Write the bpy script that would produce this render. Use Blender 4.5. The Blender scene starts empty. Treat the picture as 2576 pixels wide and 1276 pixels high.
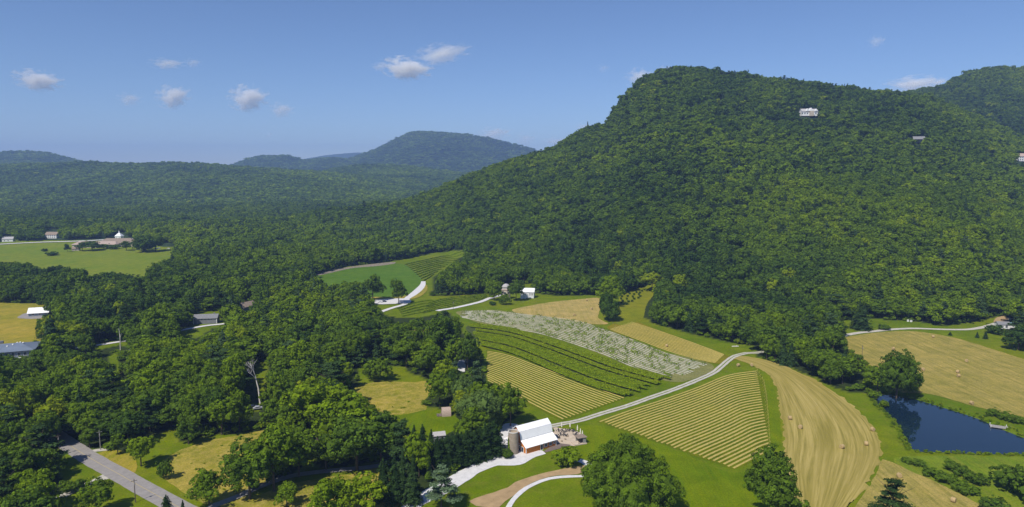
import bpy, math, random
import numpy as np
from mathutils import Vector, geometry
C = bpy.context.scene.collection
R = math.radians
# ------------------------------------------------------------------ camera
F, PITCH, CAMH = 1717.0, R(6.9), 112.0
cam = bpy.data.cameras.new('camera'); camo = bpy.data.objects.new('camera', cam); C.objects.link(camo)
cam.sensor_width = 36; cam.lens = 36*F/2576; cam.clip_start = 1; cam.clip_end = 90000
camo.location = (0, 0, CAMH); camo.rotation_euler = (R(90)-PITCH, 0, 0)
bpy.context.scene.camera = camo
# ------------------------------------------------------------------ world, sun, exposure
SUN = Vector((-0.36, -0.50, 0.79)).normalized()
SAZ = math.atan2(SUN.x, SUN.y); SEL = math.asin(SUN.z)
w = bpy.data.worlds.new('World'); bpy.context.scene.world = w; w.use_nodes = True
nt = w.node_tree; nt.nodes.clear()
sky = nt.nodes.new('ShaderNodeTexSky'); sky.sky_type = 'NISHITA'; sky.sun_disc = False
sky.sun_elevation = SEL; sky.sun_rotation = SAZ % (2*math.pi); sky.altitude = 1500
sky.air_density = 1.0; sky.dust_density = 0.3; sky.ozone_density = 6.0
bg = nt.nodes.new('ShaderNodeBackground'); bg.inputs[1].default_value = 0.080
wo = nt.nodes.new('ShaderNodeOutputWorld')
tn_ = nt.nodes.new('ShaderNodeMix'); tn_.data_type = 'RGBA'; tn_.blend_type = 'MULTIPLY'; tn_.inputs[0].default_value = 1; tn_.inputs[7].default_value = (.88, .87, .94, 1)
nt.links.new(sky.outputs[0], tn_.inputs[6]); nt.links.new(tn_.outputs[2], bg.inputs[0]); nt.links.new(bg.outputs[0], wo.inputs[0])
sl = bpy.data.lights.new('sun', 'SUN'); sl.energy = 3.5; sl.angle = R(0.5); sl.color = (1, .95, .86)
so = bpy.data.objects.new('sun', sl); C.objects.link(so); so.location = (0, 0, 500)
so.rotation_euler = SUN.to_track_quat('Z', 'Y').to_euler()
vs = bpy.context.scene.view_settings
vs.view_transform = 'Standard'; vs.look = 'None'; vs.exposure = 0.55; vs.gamma = 1
cy = bpy.context.scene.cycles
cy.max_bounces = 14; cy.diffuse_bounces = 2; cy.glossy_bounces = 2; cy.transmission_bounces = 3
cy.transparent_max_bounces = 8; cy.volume_bounces = 12
# ------------------------------------------------------------------ helpers
CP, SP = math.cos(PITCH), math.sin(PITCH)
def rdir(px, py):
    a = (px-1288)/F; v = -(py-638)/F
    return np.array([a, CP+v*SP, -SP+v*CP])
def slope(py): d = rdir(1288, py); return d[2]/d[1]
def proj(x, y, z):
    z = np.asarray(z)-CAMH
    d = y*CP - z*SP; v = y*SP + z*CP
    return 1288+F*x/d, 638-F*v/d
def vnoise(x, y, seed=0):
    x = np.asarray(x, float); y = np.asarray(y, float)
    xi = np.floor(x).astype(np.int64); yi = np.floor(y).astype(np.int64); fx = x-xi; fy = y-yi
    def h(i, j):
        n = (i*374761393 + j*668265263 + seed*974634777) & 0xffffffff
        n = ((n ^ (n >> 13))*1274126177) & 0xffffffff
        n = (n ^ (n >> 16)) & 0xffff
        return n/65535.0
    u = fx*fx*(3-2*fx); v = fy*fy*(3-2*fy)
    return (h(xi, yi)*(1-u)+h(xi+1, yi)*u)*(1-v) + (h(xi, yi+1)*(1-u)+h(xi+1, yi+1)*u)*v
def fbm(x, y, seed=0, o=4):
    r = 0; a = .5
    for k in range(o): r = r+a*(vnoise(x*2**k, y*2**k, seed+k)*2-1); a *= .5
    return r
def sstep(a, b, x): t = np.clip((x-a)/(b-a), 0, 1); return t*t*(3-2*t)
def inpoly(px, py, poly):
    px = np.asarray(px, float); py = np.asarray(py, float); ins = np.zeros(px.shape, bool)
    n = len(poly)
    for i in range(n):
        x1, y1 = poly[i]; x2, y2 = poly[(i+1) % n]
        if y1 == y2: continue
        c = (y1 > py) != (y2 > py)
        ins ^= c & (px < (x2-x1)*(py-y1)/(y2-y1)+x1)
    return ins
def sdist(px, py, poly):
    px = np.asarray(px, float); py = np.asarray(py, float); d = np.full(px.shape, 1e9)
    n = len(poly)
    for i in range(n):
        x1, y1 = poly[i]; x2, y2 = poly[(i+1) % n]; dx, dy = x2-x1, y2-y1
        t = np.clip(((px-x1)*dx+(py-y1)*dy)/(dx*dx+dy*dy+1e-9), 0, 1)
        d = np.minimum(d, np.hypot(px-x1-t*dx, py-y1-t*dy))
    return np.where(inpoly(px, py, poly), -d, d)
def W0(px, py, z=0.0):
    d = rdir(px, py); t = (z-CAMH)/d[2]; return (d[0]*t, d[1]*t)
# ------------------------------------------------------------------ terrain
POND = [W0(*p, -.6) for p in [(2188,991),(2216,1029),(2249,1056),(2267,1080),(2273,1104),(2288,1125),(2305,1137),(2395,1140),(2500,1143),(2576,1144),(2700,1146),
        (2740,1135),(2690,1122),(2620,1112),(2576,1101),(2530,1083),(2470,1057),(2425,1041),(2365,1023),(2305,1005),(2246,996),(2205,989)]]
def prof(pts, Rd, tree):
    us = np.array([(p[0]-1288)/F/rdir(p[0], p[1])[1] for p in pts])
    hs = np.array([CAMH+Rd*slope(p[1])-tree for p in pts]); return us, hs
def interp_h(u, pr, edge=0.05, lo=0.0):
    us, hs = pr
    h = np.interp(u, us, hs)
    k = np.clip(1-np.maximum(us[0]-u, u-us[-1])/edge, 0, 1); k = k*k*(3-2*k)
    return lo+(h-lo)*k
M1R = 1380.0
M1 = prof([(860,520),(1000,508),(1080,486),(1150,455),(1230,425),(1300,400),(1360,386),(1400,372),(1450,340),(1485,322),(1527,316),(1537,295),(1555,268),(1575,245),(1595,222),(1620,200),(1650,188),
           (1690,176),(1750,176),(1800,182),(1850,188),(1950,200),(2040,206),(2100,217),(2200,227),(2280,232),(2350,248),(2420,276),(2500,310),(2600,352),(2800,400)], M1R, 15)
FOOT = ([(700,1300),(1000,1230),(1080,1010),(1150,850),(1240,735),(1400,680),(1640,640),(1700,610),(1900,560),(2100,545),(2300,520),(2576,500),(2900,480)])
FU = np.array([(p[0]-1288)/F for p in FOOT]); FV = np.array([p[1] for p in FOOT], float)
M2 = prof([(2050,330),(2150,270),(2230,238),(2280,228),(2350,218),(2400,198),(2440,176),(2500,164),(2576,167),(2700,180),(2900,260)], 1950, 14)
HILLS = [ # skyline, distance, near width, far width
 (prof([(-250,418),(0,413),(200,407),(330,411),(450,407),(520,411),(600,418),(700,424),(800,430),(900,440),(1000,455)], 3300, 10), 3300, 1150, 500, .10),
 (prof([(780,440),(830,424),(900,413),(980,412),(1060,420),(1150,432),(1210,438),(1300,445)], 4000, 10), 4000, 1300, 600, .06),
 (prof([(-350,385),(-100,384),(0,383),(60,380),(110,383),(150,392),(200,405),(260,415),(340,428)], 5200, 6), 5200, 1500, 900, .12),
 (prof([(520,428),(590,415),(620,402),(655,392),(720,391),(750,400),(770,403),(800,399),(850,396),(880,402),(940,415)], 5900, 7), 5900, 1400, 1200, .06),
 (prof([(800,425),(870,402),(910,388),(950,374),(1000,348),(1035,332),(1060,330),(1100,333),(1180,338),(1230,347),(1290,362),(1330,371),(1362,385),(1420,395),(1560,410)], 6300, 7), 6300, 1900, 1300, .08),
 (prof([(700,415),(760,400),(820,390),(870,385),(905,383),(960,392),(1050,400)], 10600, 0), 10600, 2400, 1500, .1),
]
def H(x, y):
    x = np.asarray(x, float); y = np.asarray(y, float); u = x/np.maximum(y, 1)
    base = 1.2*(fbm(x/210, y/210, 3, 2))*sstep(300, 520, y)
    base = base+14*sstep(900, 1250, y)*(fbm(x/520, y/520, 7, 2)+.25)
    base = base+38*sstep(1700, 2600, y)*fbm(x/600, y/600, 9, 3)
    # shallow pond basin
    m = (x > 140) & (x < 320) & (y > 220) & (y < 360)
    if np.any(m):
        d = sdist(x, y, POND); base = np.where(m, base*sstep(0, 25, np.abs(d)) + np.where(d < 0, -.6-1.2*sstep(0, 6, -d), -.6*(1-sstep(0, 3.0, d))), base)
    # main mountain
    f = np.interp(u, FU, FV)*(1+.05*fbm(u*14, u*0, 5, 2)); hr = np.maximum(interp_h(u, M1, .12), 0)
    t = (y-f)/(M1R-f)
    sp = fbm(x/230+y/900, y/700, 21, 3)
    s = np.where(t < 1, np.clip(t, 0, 1)**1.12, 1-np.clip((t-1)*1.1, 0, 1)**1.5)
    gul = 46*sp*np.clip(t, 0, 1)*np.clip(1-t, 0, 1)*2.2
    h1 = np.where(t > 0, np.maximum(hr*s+gul*np.clip(hr/250, 0, 1), 0), 0)
    hr2 = np.maximum(interp_h(u, M2, .1), 0); t2 = (y-1150)/(1950-1150)
    s2 = np.where(t2 < 1, np.clip(t2, 0, 1), 1-np.clip((t2-1)*.8, 0, 1))
    h2 = hr2*s2+30*fbm(x/260, y/500, 31, 3)*np.clip(t2, 0, 1)*np.clip(1-t2, 0, 1)*2*np.clip(hr2/250, 0, 1)
    r = base+np.maximum(h1, h2)
    for (pr, Rd, wn, wf, ed) in HILLS:
        hh = np.maximum(interp_h(u, pr, ed), 0)
        q = np.where(y < Rd, np.clip(1-(Rd-y)/wn, 0, 1), np.clip(1-(y-Rd)/wf, 0, 1)); q = q**1.15
        bump = hh*.35*fbm(x/(wn*.32), y/(wn*.6), int(Rd), 4)*q*(1-q)*2.6
        r = np.where(q > 0, np.maximum(r, hh*q+bump), r)
    return r
def hz(x, y): return float(H(np.array([x]), np.array([y]))[0])
def Wp(px, py):
    """point of the terrain seen at a place of the photograph"""
    d = rdir(px, py)
    ts = np.geomspace(150, 12000, 900); X = d[0]*ts; Y = d[1]*ts; Z = CAMH+d[2]*ts
    g = H(X, Y); k = np.nonzero(Z < g)[0]
    if len(k) == 0: return (X[-1], Y[-1], float(g[-1]))
    k = k[0]; a, b = ts[max(k-1, 0)], ts[k]
    for _ in range(12):
        m = (a+b)/2
        if CAMH+d[2]*m < hz(d[0]*m, d[1]*m): b = m
        else: a = m
    x, y = d[0]*b, d[1]*b
    return (x, y, hz(x, y))
# ------------------------------------------------------------------ materials
MATS = {}
def nmat(name):
    m = bpy.data.materials.new(name); m.use_nodes = True; n = m.node_tree
    b = n.nodes['Principled BSDF']; b.inputs['Specular IOR Level'].default_value = .2
    b.inputs['Roughness'].default_value = .85; MATS[name] = m
    return m, n, b
def nd(n, t, **k):
    o = n.nodes.new(t)
    for a, v in k.items(): setattr(o, a, v)
    return o
def ramp(n, fac, stops, interp='LINEAR'):
    r = nd(n, 'ShaderNodeValToRGB'); r.color_ramp.interpolation = interp; e = r.color_ramp.elements
    while len(e) < len(stops): e.new(.5)
    for i, (p, c) in enumerate(stops): e[i].position = p; e[i].color = (*c, 1)
    n.links.new(fac, r.inputs[0]); return r.outputs[0]
def noise(n, vec, scale, detail=4, rough=.6, dist=0):
    o = nd(n, 'ShaderNodeTexNoise'); o.inputs['Scale'].default_value = scale; o.inputs['Detail'].default_value = detail
    o.inputs['Roughness'].default_value = rough; o.inputs['Distortion'].default_value = dist
    if vec is not None: n.links.new(vec, o.inputs['Vector'])
    return o.outputs[0]
def pos(n): return nd(n, 'ShaderNodeNewGeometry').outputs['Position']
def mapped(n, vec, rot=0, sc=(1, 1, 1)):
    m = nd(n, 'ShaderNodeMapping'); m.inputs['Rotation'].default_value = (0, 0, rot); m.inputs['Scale'].default_value = sc
    n.links.new(vec, m.inputs[0]); return m.outputs[0]
def mixc(n, f, a, b, blend='MIX'):
    m = nd(n, 'ShaderNodeMix', data_type='RGBA', blend_type=blend)
    for s, v in ((m.inputs[0], f), (m.inputs[6], a), (m.inputs[7], b)):
        if isinstance(v, (int, float)): s.default_value = v
        elif isinstance(v, tuple): s.default_value = (*v, 1)
        else: n.links.new(v, s)
    return m.outputs[2]
def bump(n, b, h, strength=.5, dist=.3):
    o = nd(n, 'ShaderNodeBump'); o.inputs['Strength'].default_value = strength; o.inputs['Distance'].default_value = dist
    n.links.new(h, o.inputs['Height']); n.links.new(o.outputs[0], b.inputs['Normal'])
def grassmat(name, c1, c2, c3, s1=.012, s2=.25, streak=None, amt=.5):
    """three tones: broad patches c1/c2, fine flecks towards c3, optional mown streaks (angle)"""
    m, n, b = nmat(name); P = pos(n); b.inputs['Specular IOR Level'].default_value = .04
    col = ramp(n, noise(n, P, s1, 5, .6), [(.35, c1), (.65, c2)])
    fv = P if streak is None else mapped(n, P, streak, (.9, .045, 1))
    f = noise(n, fv, s2 if streak is None else .55, 6, .7)
    col = mixc(n, ramp(n, f, [(.42, (0, 0, 0)), (.68, (amt, amt, amt))]), col, c3)
    f2 = noise(n, P, 1.6, 3, .7)
    col = mixc(n, .7, col, ramp(n, f2, [(.3, (.5, .5, .5)), (.7, (1.35, 1.35, 1.35))]), 'MULTIPLY'); col = mixc(n, .5, col, ramp(n, noise(n, P, .12, 5, .65, .5), [(.35, (.62, .70, .62)), (.65, (1.3, 1.2, 1.2))]), 'MULTIPLY')
    n.links.new(col, b.inputs['Base Color']); bump(n, b, f, .5, .5); return m
def flat(name, c, rough=.7, var=.25, scale=3, metal=0, bumpd=0):
    m, n, b = nmat(name); P = pos(n)
    f = noise(n, P, scale, 4, .6)
    lo = tuple(x*(1-var) for x in c); hi = tuple(min(1, x*(1+var)) for x in c)
    n.links.new(ramp(n, f, [(.3, lo), (.7, hi)]), b.inputs['Base Color'])
    b.inputs['Roughness'].default_value = rough; b.inputs['Metallic'].default_value = metal
    if bumpd: bump(n, b, f, .6, bumpd)
    return m
def leafmat(name, stops, trans=.18, var=.35):
    m = bpy.data.materials.new(name); m.use_nodes = True; n = m.node_tree; n.nodes.clear(); MATS[name] = m
    out = nd(n, 'ShaderNodeOutputMaterial')
    at = nd(n, 'ShaderNodeAttribute', attribute_type='INSTANCER', attribute_name='tone')
    tv = nd(n, 'ShaderNodeAttribute', attribute_type='GEOMETRY', attribute_name='tint')
    a1 = nd(n, 'ShaderNodeMath', operation='MULTIPLY_ADD'); n.links.new(tv.outputs['Fac'], a1.inputs[0]); a1.inputs[1].default_value = .16
    n.links.new(at.outputs['Fac'], a1.inputs[2])
    col = ramp(n, a1.outputs[0], stops)
    a2 = nd(n, 'ShaderNodeMath', operation='MULTIPLY_ADD'); n.links.new(tv.outputs['Fac'], a2.inputs[0]); a2.inputs[1].default_value = var*2; a2.inputs[2].default_value = 1-var
    hv = nd(n, 'ShaderNodeVectorMath', operation='SCALE'); n.links.new(col, hv.inputs[0]); n.links.new(a2.outputs[0], hv.inputs['Scale'])
    d = nd(n, 'ShaderNodeBsdfDiffuse'); t = nd(n, 'ShaderNodeBsdfTranslucent'); mx = nd(n, 'ShaderNodeMixShader'); mx.inputs[0].default_value = trans
    n.links.new(hv.outputs[0], d.inputs[0]); n.links.new(hv.outputs[0], t.inputs[0])
    n.links.new(d.outputs[0], mx.inputs[1]); n.links.new(t.outputs[0], mx.inputs[2]); n.links.new(mx.outputs[0], out.inputs[0])
    return m
LEAF = leafmat('leaves', [(0, (.026, .056, .018)), (.25, (.052, .100, .016)), (.5, (.102, .168, .014)), (.72, (.155, .235, .008)), (.90, (.22, .285, .010)), (1, (.24, .28, .012)), ], .30, .36)
TANLEAF = leafmat('tan_blossom_leaves', [(0, (.20, .16, .04)), (1, (.28, .22, .08))], .2, .4)
NEEDLE = leafmat('needles', [(0, (.012, .028, .009)), (.35, (.026, .052, .012)), (.7, (.052, .092, .028)), (1, (.095, .145, .072))], .08, .4)
WILLOW = leafmat('willow_leaves', [(0, (.075, .13, .02)), (1, (.14, .21, .05))], .2, .45)
BARK = flat('bark', (.09, .07, .05), .9, .4, 2, 0, .1)
DEADW = flat('dead_wood', (.66, .61, .55), .8, .2, 2)
GRASSC = ((.095, .150, .012), (.135, .175, .014), (.16, .165, .022))
# ground: grass, with leaf litter under the woods
def groundmat():
    m, n, b = nmat('ground_grass'); P = pos(n); b.inputs['Specular IOR Level'].default_value = .04
    col = ramp(n, noise(n, P, .011, 5, .6), [(.3, (.080, .140, .001)), (.5, (.115, .168, .002)), (.7, (.170, .19, .003))])
    f = noise(n, P, .22, 6, .7)
    col = mixc(n, ramp(n, f, [(.45, (0, 0, 0)), (.7, (.5, .5, .5))]), col, (.17, .165, .025))
    col = mixc(n, .65, col, ramp(n, noise(n, P, 1.3, 3, .7), [(.3, (.55, .55, .55)), (.7, (1.3, 1.3, 1.3))]), 'MULTIPLY'); col = mixc(n, .5, col, ramp(n, noise(n, P, .1, 5, .65, .5), [(.35, (.66, .72, .66)), (.65, (1.3, 1.2, 1.2))]), 'MULTIPLY')
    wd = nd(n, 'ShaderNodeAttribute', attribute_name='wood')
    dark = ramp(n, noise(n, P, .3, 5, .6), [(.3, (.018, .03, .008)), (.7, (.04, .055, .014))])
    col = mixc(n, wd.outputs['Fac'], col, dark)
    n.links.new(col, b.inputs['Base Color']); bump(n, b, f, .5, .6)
groundmat()
flat('mountain_floor', (.022, .042, .012), .95, .4, .05)
grassmat('lawn', (.088, .152, .001), (.130, .180, .001), (.170, .183, .003), .02, .3, R(35), .45)
grassmat('bright_grass', (.070, .150, .010), (.090, .165, .012), (.12, .17, .02), .02, .2, None, .3)
grassmat('pasture', (.12, .19, .010), (.17, .21, .014), (.24, .23, .030), .013, .1, R(80), .5)
grassmat('gold_meadow', (.20, .21, .010), (.33, .26, .030), (.38, .28, .07), .022, .2, R(85), .6)
grassmat('meadow', (.17, .185, .012), (.30, .25, .035), (.42, .32, .085), .035, .30, None, .9)
grassmat('hay', (.30, .25, .062), (.37, .29, .085), (.19, .18, .028), .02, .3, R(72), .85)
grassmat('hay_pale', (.38, .30, .10), (.42, .31, .11), (.25, .22, .04), .03, .3, R(55), .6)
grassmat('wedge_grass', (.16, .19, .008), (.20, .20, .010), (.22, .19, .012), .02, .3, None, .3)
grassmat('vineyard_floor', (.17, .160, .008), (.23, .185, .014), (.12, .135, .004), .03, .6, None, .5)
grassmat('row_grass', (.080, .125, .001), (.120, .148, .002), (.16, .15, .006), .03, .5, None, .4)
grassmat('gravel_rows_floor', (.15, .17, .04), (.20, .20, .065), (.27, .235, .12), .05, .5, None, .5)
def uvhay():
    m, n, b = nmat('mown_hay'); uv = nd(n, 'ShaderNodeUVMap').outputs[0]; P = pos(n)
    st = noise(n, mapped(n, uv, 0, (.85, .02, 1)), 1, 6, .75, .5)
    st2 = noise(n, mapped(n, uv, 0, (.16, .012, 1)), 1, 3, .6, .3)
    col = ramp(n, st, [(.3, (.155, .135, .022)), (.45, (.27, .22, .045)), (.58, (.38, .30, .085)), (.72, (.46, .36, .13))])
    col = mixc(n, ramp(n, st2, [(.45, (0, 0, 0)), (.65, (.55, .55, .55))]), col, (.22, .18, .028))
    col = mixc(n, ramp(n, noise(n, P, .03, 4, .6), [(.5, (0, 0, 0)), (.7, (.3, .3, .3))]), col, (.34, .26, .08))
    n.links.new(col, b.inputs['Base Color']); bump(n, b, st, .6, .3)
uvhay()
flat('shade_darkened_soil', (.055, .075, .018), .95, .5, .8)  # soil colour darkened to stand for the shade beneath the vine canopy
flat('straw', (.40, .315, .09), .9, .22, 1.2, 0, .1)
flat('pale_mulch', (.50, .48, .41), .9, .2, 1.0)
flat('gravel', (.60, .585, .58), .9, .10, .6, 0, .05)
flat('gravel_track', (.46, .43, .37), .9, .16, .5)
flat('asphalt', (.27, .25, .235), .85, .12, .5)
flat('dirt', (.36, .25, .13), .9, .18, .3)
flat('brush', (.22, .19, .14), .95, .45, .5, 0, .3)
flat('patio_stone', (.50, .41, .31), .85, .15, .6)
flat('deck_wood', (.17, .13, .11), .8, .2, 1.5)
flat('yellow_paint', (.42, .34, .17), .7, .1, 1)
def roofmetal():
    m, n, b = nmat('white_metal_roof'); P = pos(n)
    n.links.new(ramp(n, noise(n, P, .6, 4, .6), [(.3, (.82, .82, .83)), (.7, (.90, .90, .90))]), b.inputs['Base Color'])
    b.inputs['Roughness'].default_value = .45
roofmetal()
def planks(name, c, vert=False, gap=.22):
    m, n, b = nmat(name); P = pos(n)
    wv = nd(n, 'ShaderNodeTexWave', bands_direction='Z'); wv.inputs['Scale'].default_value = 1/gap/2; wv.inputs['Distortion'].default_value = .3
    n.links.new(P, wv.inputs[0])
    f = noise(n, P, 1.4, 4, .6)
    col = ramp(n, f, [(.3, tuple(x*.75 for x in c)), (.7, tuple(x*1.2 for x in c))])
    col = mixc(n, ramp(n, wv.outputs[0], [(.05, (.5, .5, .5)), (.25, (0, 0, 0))]), col, tuple(x*.4 for x in c))
    n.links.new(col, b.inputs['Base Color']); b.inputs['Roughness'].default_value = .7
planks('orange_boards', (.56, .19, .030)); planks('grey_boards', (.20, .20, .20)); planks('tan_boards', (.52, .45, .36))
flat('white_trim', (.78, .77, .75), .5, .05, 2); flat('white_siding', (.70, .70, .69), .6, .1, 1)
flat('concrete', (.33, .27, .20), .85, .2, .8); flat('concrete_rim', (.58, .55, .50), .8, .1, 2); flat('dark_interior', (.02, .02, .02), .9, .1, 2)
flat('grey_shingle', (.20, .20, .21), .85, .2, 1.2); flat('pale_shingle', (.40, .385, .38), .8, .12, 1.2); flat('brown_shingle', (.25, .195, .15), .85, .18, .8)
flat('blue_roof', (.155, .19, .25), .6, .12, .2); flat('tan_roof', (.40, .31, .26), .85, .15, 1.5); flat('teal_roof', (.16, .27, .28), .6, .1, 1)
flat('grey_wall', (.20, .205, .22), .7, .1, 1); flat('blue_wall', (.26, .30, .36), .7, .1, 1); flat('stage_wall', (.30, .29, .27), .8, .1, 1)
flat('pole_wood', (.12, .095, .075), .9, .2, 2); flat('grey_pole', (.30, .28, .26), .9, .2, 2)
flat('bale', (.40, .29, .14), .95, .25, 3, 0, .1); flat('dark_metal', (.04, .04, .045), .4, .1, 2); flat('cream_fabric', (.72, .68, .58), .8, .1, 2)
flat('car_white', (.7, .7, .7), .25, .03, 1); flat('car_dark', (.04, .045, .055), .25, .05, 1); flat('car_silver', (.35, .36, .38), .25, .05, 1); flat('rubber', (.02, .02, .02), .8, .1, 2)
def glassm():
    m, n, b = nmat('window_glass'); b.inputs['Base Color'].default_value = (.03, .045, .06, 1); b.inputs['Roughness'].default_value = .08; b.inputs['Specular IOR Level'].default_value = .6
glassm()
def waterm():
    m, n, b = nmat('pond_water'); b.inputs['Base Color'].default_value = (.006, .018, .035, 1); b.inputs['Roughness'].default_value = .02
    b.inputs['Specular IOR Level'].default_value = .5; P = pos(n); bump(n, b, noise(n, P, .8, 3, .5), .03, .05)
waterm()
# ------------------------------------------------------------------ mesh building
def npmesh(name, V, faces, mats=(), mi=None, tint=None, uv=None, smooth=False):
    me = bpy.data.meshes.new(name); V = np.asarray(V, np.float32)
    arrs = [np.asarray(f, np.int32) for f in faces if len(f)]
    me.vertices.add(len(V)); me.vertices.foreach_set('co', V.ravel())
    loops = np.concatenate([a.ravel() for a in arrs]); sizes = np.concatenate([np.full(len(a), a.shape[1], np.int32) for a in arrs])
    me.loops.add(len(loops)); me.loops.foreach_set('vertex_index', loops)
    me.polygons.add(len(sizes)); st = np.zeros(len(sizes), np.int32); st[1:] = np.cumsum(sizes)[:-1]
    me.polygons.foreach_set('loop_start', st); me.polygons.foreach_set('loop_total', sizes)
    for m in mats: me.materials.append(MATS[m] if isinstance(m, str) else m)
    if mi is not None: me.polygons.foreach_set('material_index', np.asarray(mi, np.int32))
    me.polygons.foreach_set('use_smooth', np.full(len(sizes), smooth))
    if tint is not None:
        a = me.attributes.new('tint', 'FLOAT', 'FACE'); a.data.foreach_set('value', np.asarray(tint, np.float32))
    if uv is not None:
        l = me.uv_layers.new(name='UVMap'); l.data.foreach_set('uv', np.asarray(uv, np.float32)[loops].ravel())
    me.update(calc_edges=True); return me
class MB:
    def __init__(s): s.V = []; s.Fq = []; s.Ft = []; s.Fn = []
    def v(s, p): s.V.append(tuple(p)); return len(s.V)-1
    def poly(s, pts): s.Fn.append([s.v(p) for p in pts])
    def box(s, c, size, rz=0, taper=1):
        cx, cy_, cz = c; sx, sy, sz = [k/2 for k in size]; co, si = math.cos(rz), math.sin(rz); ids = []
        for z, k in ((-sz, 1), (sz, taper)):
            for x, y in ((-sx, -sy), (sx, -sy), (sx, sy), (-sx, sy)):
                x *= k; y *= k; ids.append(s.v((cx+x*co-y*si, cy_+x*si+y*co, cz+z)))
        a = ids
        for f in ((3, 2, 1, 0), (4, 5, 6, 7), (0, 1, 5, 4), (1, 2, 6, 5), (2, 3, 7, 6), (3, 0, 4, 7)): s.Fn.append([a[i] for i in f])
        return s
    def tube(s, p0, p1, r0, r1, n=8, caps=True):
        p0 = Vector(p0); p1 = Vector(p1); d = (p1-p0).normalized(); a = d.orthogonal().normalized(); b = d.cross(a); A = []; B = []
        for i in range(n):
            t = 2*math.pi*i/n; q = a*math.cos(t)+b*math.sin(t); A.append(s.v(p0+q*r0)); B.append(s.v(p1+q*r1))
        for i in range(n): j = (i+1) % n; s.Fn.append([A[i], A[j], B[j], B[i]])
        if caps: s.Fn.append(A[::-1]); s.Fn.append(B)
        return s
    def lathe(s, c, pr, n=16, cap=True):
        rings = [[s.v((c[0]+r*math.cos(2*math.pi*i/n), c[1]+r*math.sin(2*math.pi*i/n), c[2]+z)) for i in range(n)] for r, z in pr]
        for A, B in zip(rings, rings[1:]):
            for i in range(n): j = (i+1) % n; s.Fn.append([A[i], A[j], B[j], B[i]])
        if cap: s.Fn.append(rings[0][::-1]); s.Fn.append(rings[-1])
        return s
    def prism(s, pts, z0, z1):
        a = [s.v((x, y, z0)) for x, y in pts]; b = [s.v((x, y, z1)) for x, y in pts]; n = len(pts)
        s.Fn.append(a[::-1]); s.Fn.append(b)
        for i in range(n): j = (i+1) % n; s.Fn.append([a[i], a[j], b[j], b[i]])
        return s
    def mesh(s, name, m, smooth=False):
        me = bpy.data.meshes.new(name); me.from_pydata(s.V, [], s.Fn); me.materials.append(MATS[m] if isinstance(m, str) else m)
        if smooth: me.polygons.foreach_set('use_smooth', [True]*len(me.polygons))
        me.update(); return me
    def build(s, name, m, parent=None, smooth=False): return link(name, s.mesh(name, m, smooth), parent)
def link(name, me, parent=None):
    o = bpy.data.objects.new(name, me); C.objects.link(o)
    if parent is not None: o.parent = parent
    return o
def tag(o, label, cat, group=None, kind=None):
    o['label'] = label; o['category'] = cat
    if group: o['group'] = group
    if kind: o['kind'] = kind
    return o
def empty(name, loc, rz, label, cat, group=None):
    o = bpy.data.objects.new(name, None); C.objects.link(o); o.location = loc; o.rotation_euler = (0, 0, rz); o.empty_display_size = .5
    return tag(o, label, cat, group)
def struct(o, label=None):
    o['kind'] = 'structure'
    if label: o['label'] = label
    return o
def dup(root, loc, rz, label, group=None, scale=None):
    r = root.copy(); C.objects.link(r); r.location = loc; r.rotation_euler = (0, 0, rz); r['label'] = label
    if group: r['group'] = group
    if scale is not None: r.scale = scale
    for ch in root.children:
        c = ch.copy(); C.objects.link(c); c.parent = r
        for g in ch.children:
            d = g.copy(); C.objects.link(d); d.parent = c
    return r
ORD = ['first','second','third','fourth','fifth','sixth','seventh','eighth','ninth','tenth','eleventh','twelfth','thirteenth','fourteenth','fifteenth','sixteenth','seventeenth','eighteenth','nineteenth','twentieth',
       'twenty-first','twenty-second','twenty-third','twenty-fourth','twenty-fifth','twenty-sixth','twenty-seventh','twenty-eighth','twenty-ninth','thirtieth','thirty-first','thirty-second','thirty-third','thirty-fourth','thirty-fifth',
       'thirty-sixth','thirty-seventh','thirty-eighth','thirty-ninth','fortieth']
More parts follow.
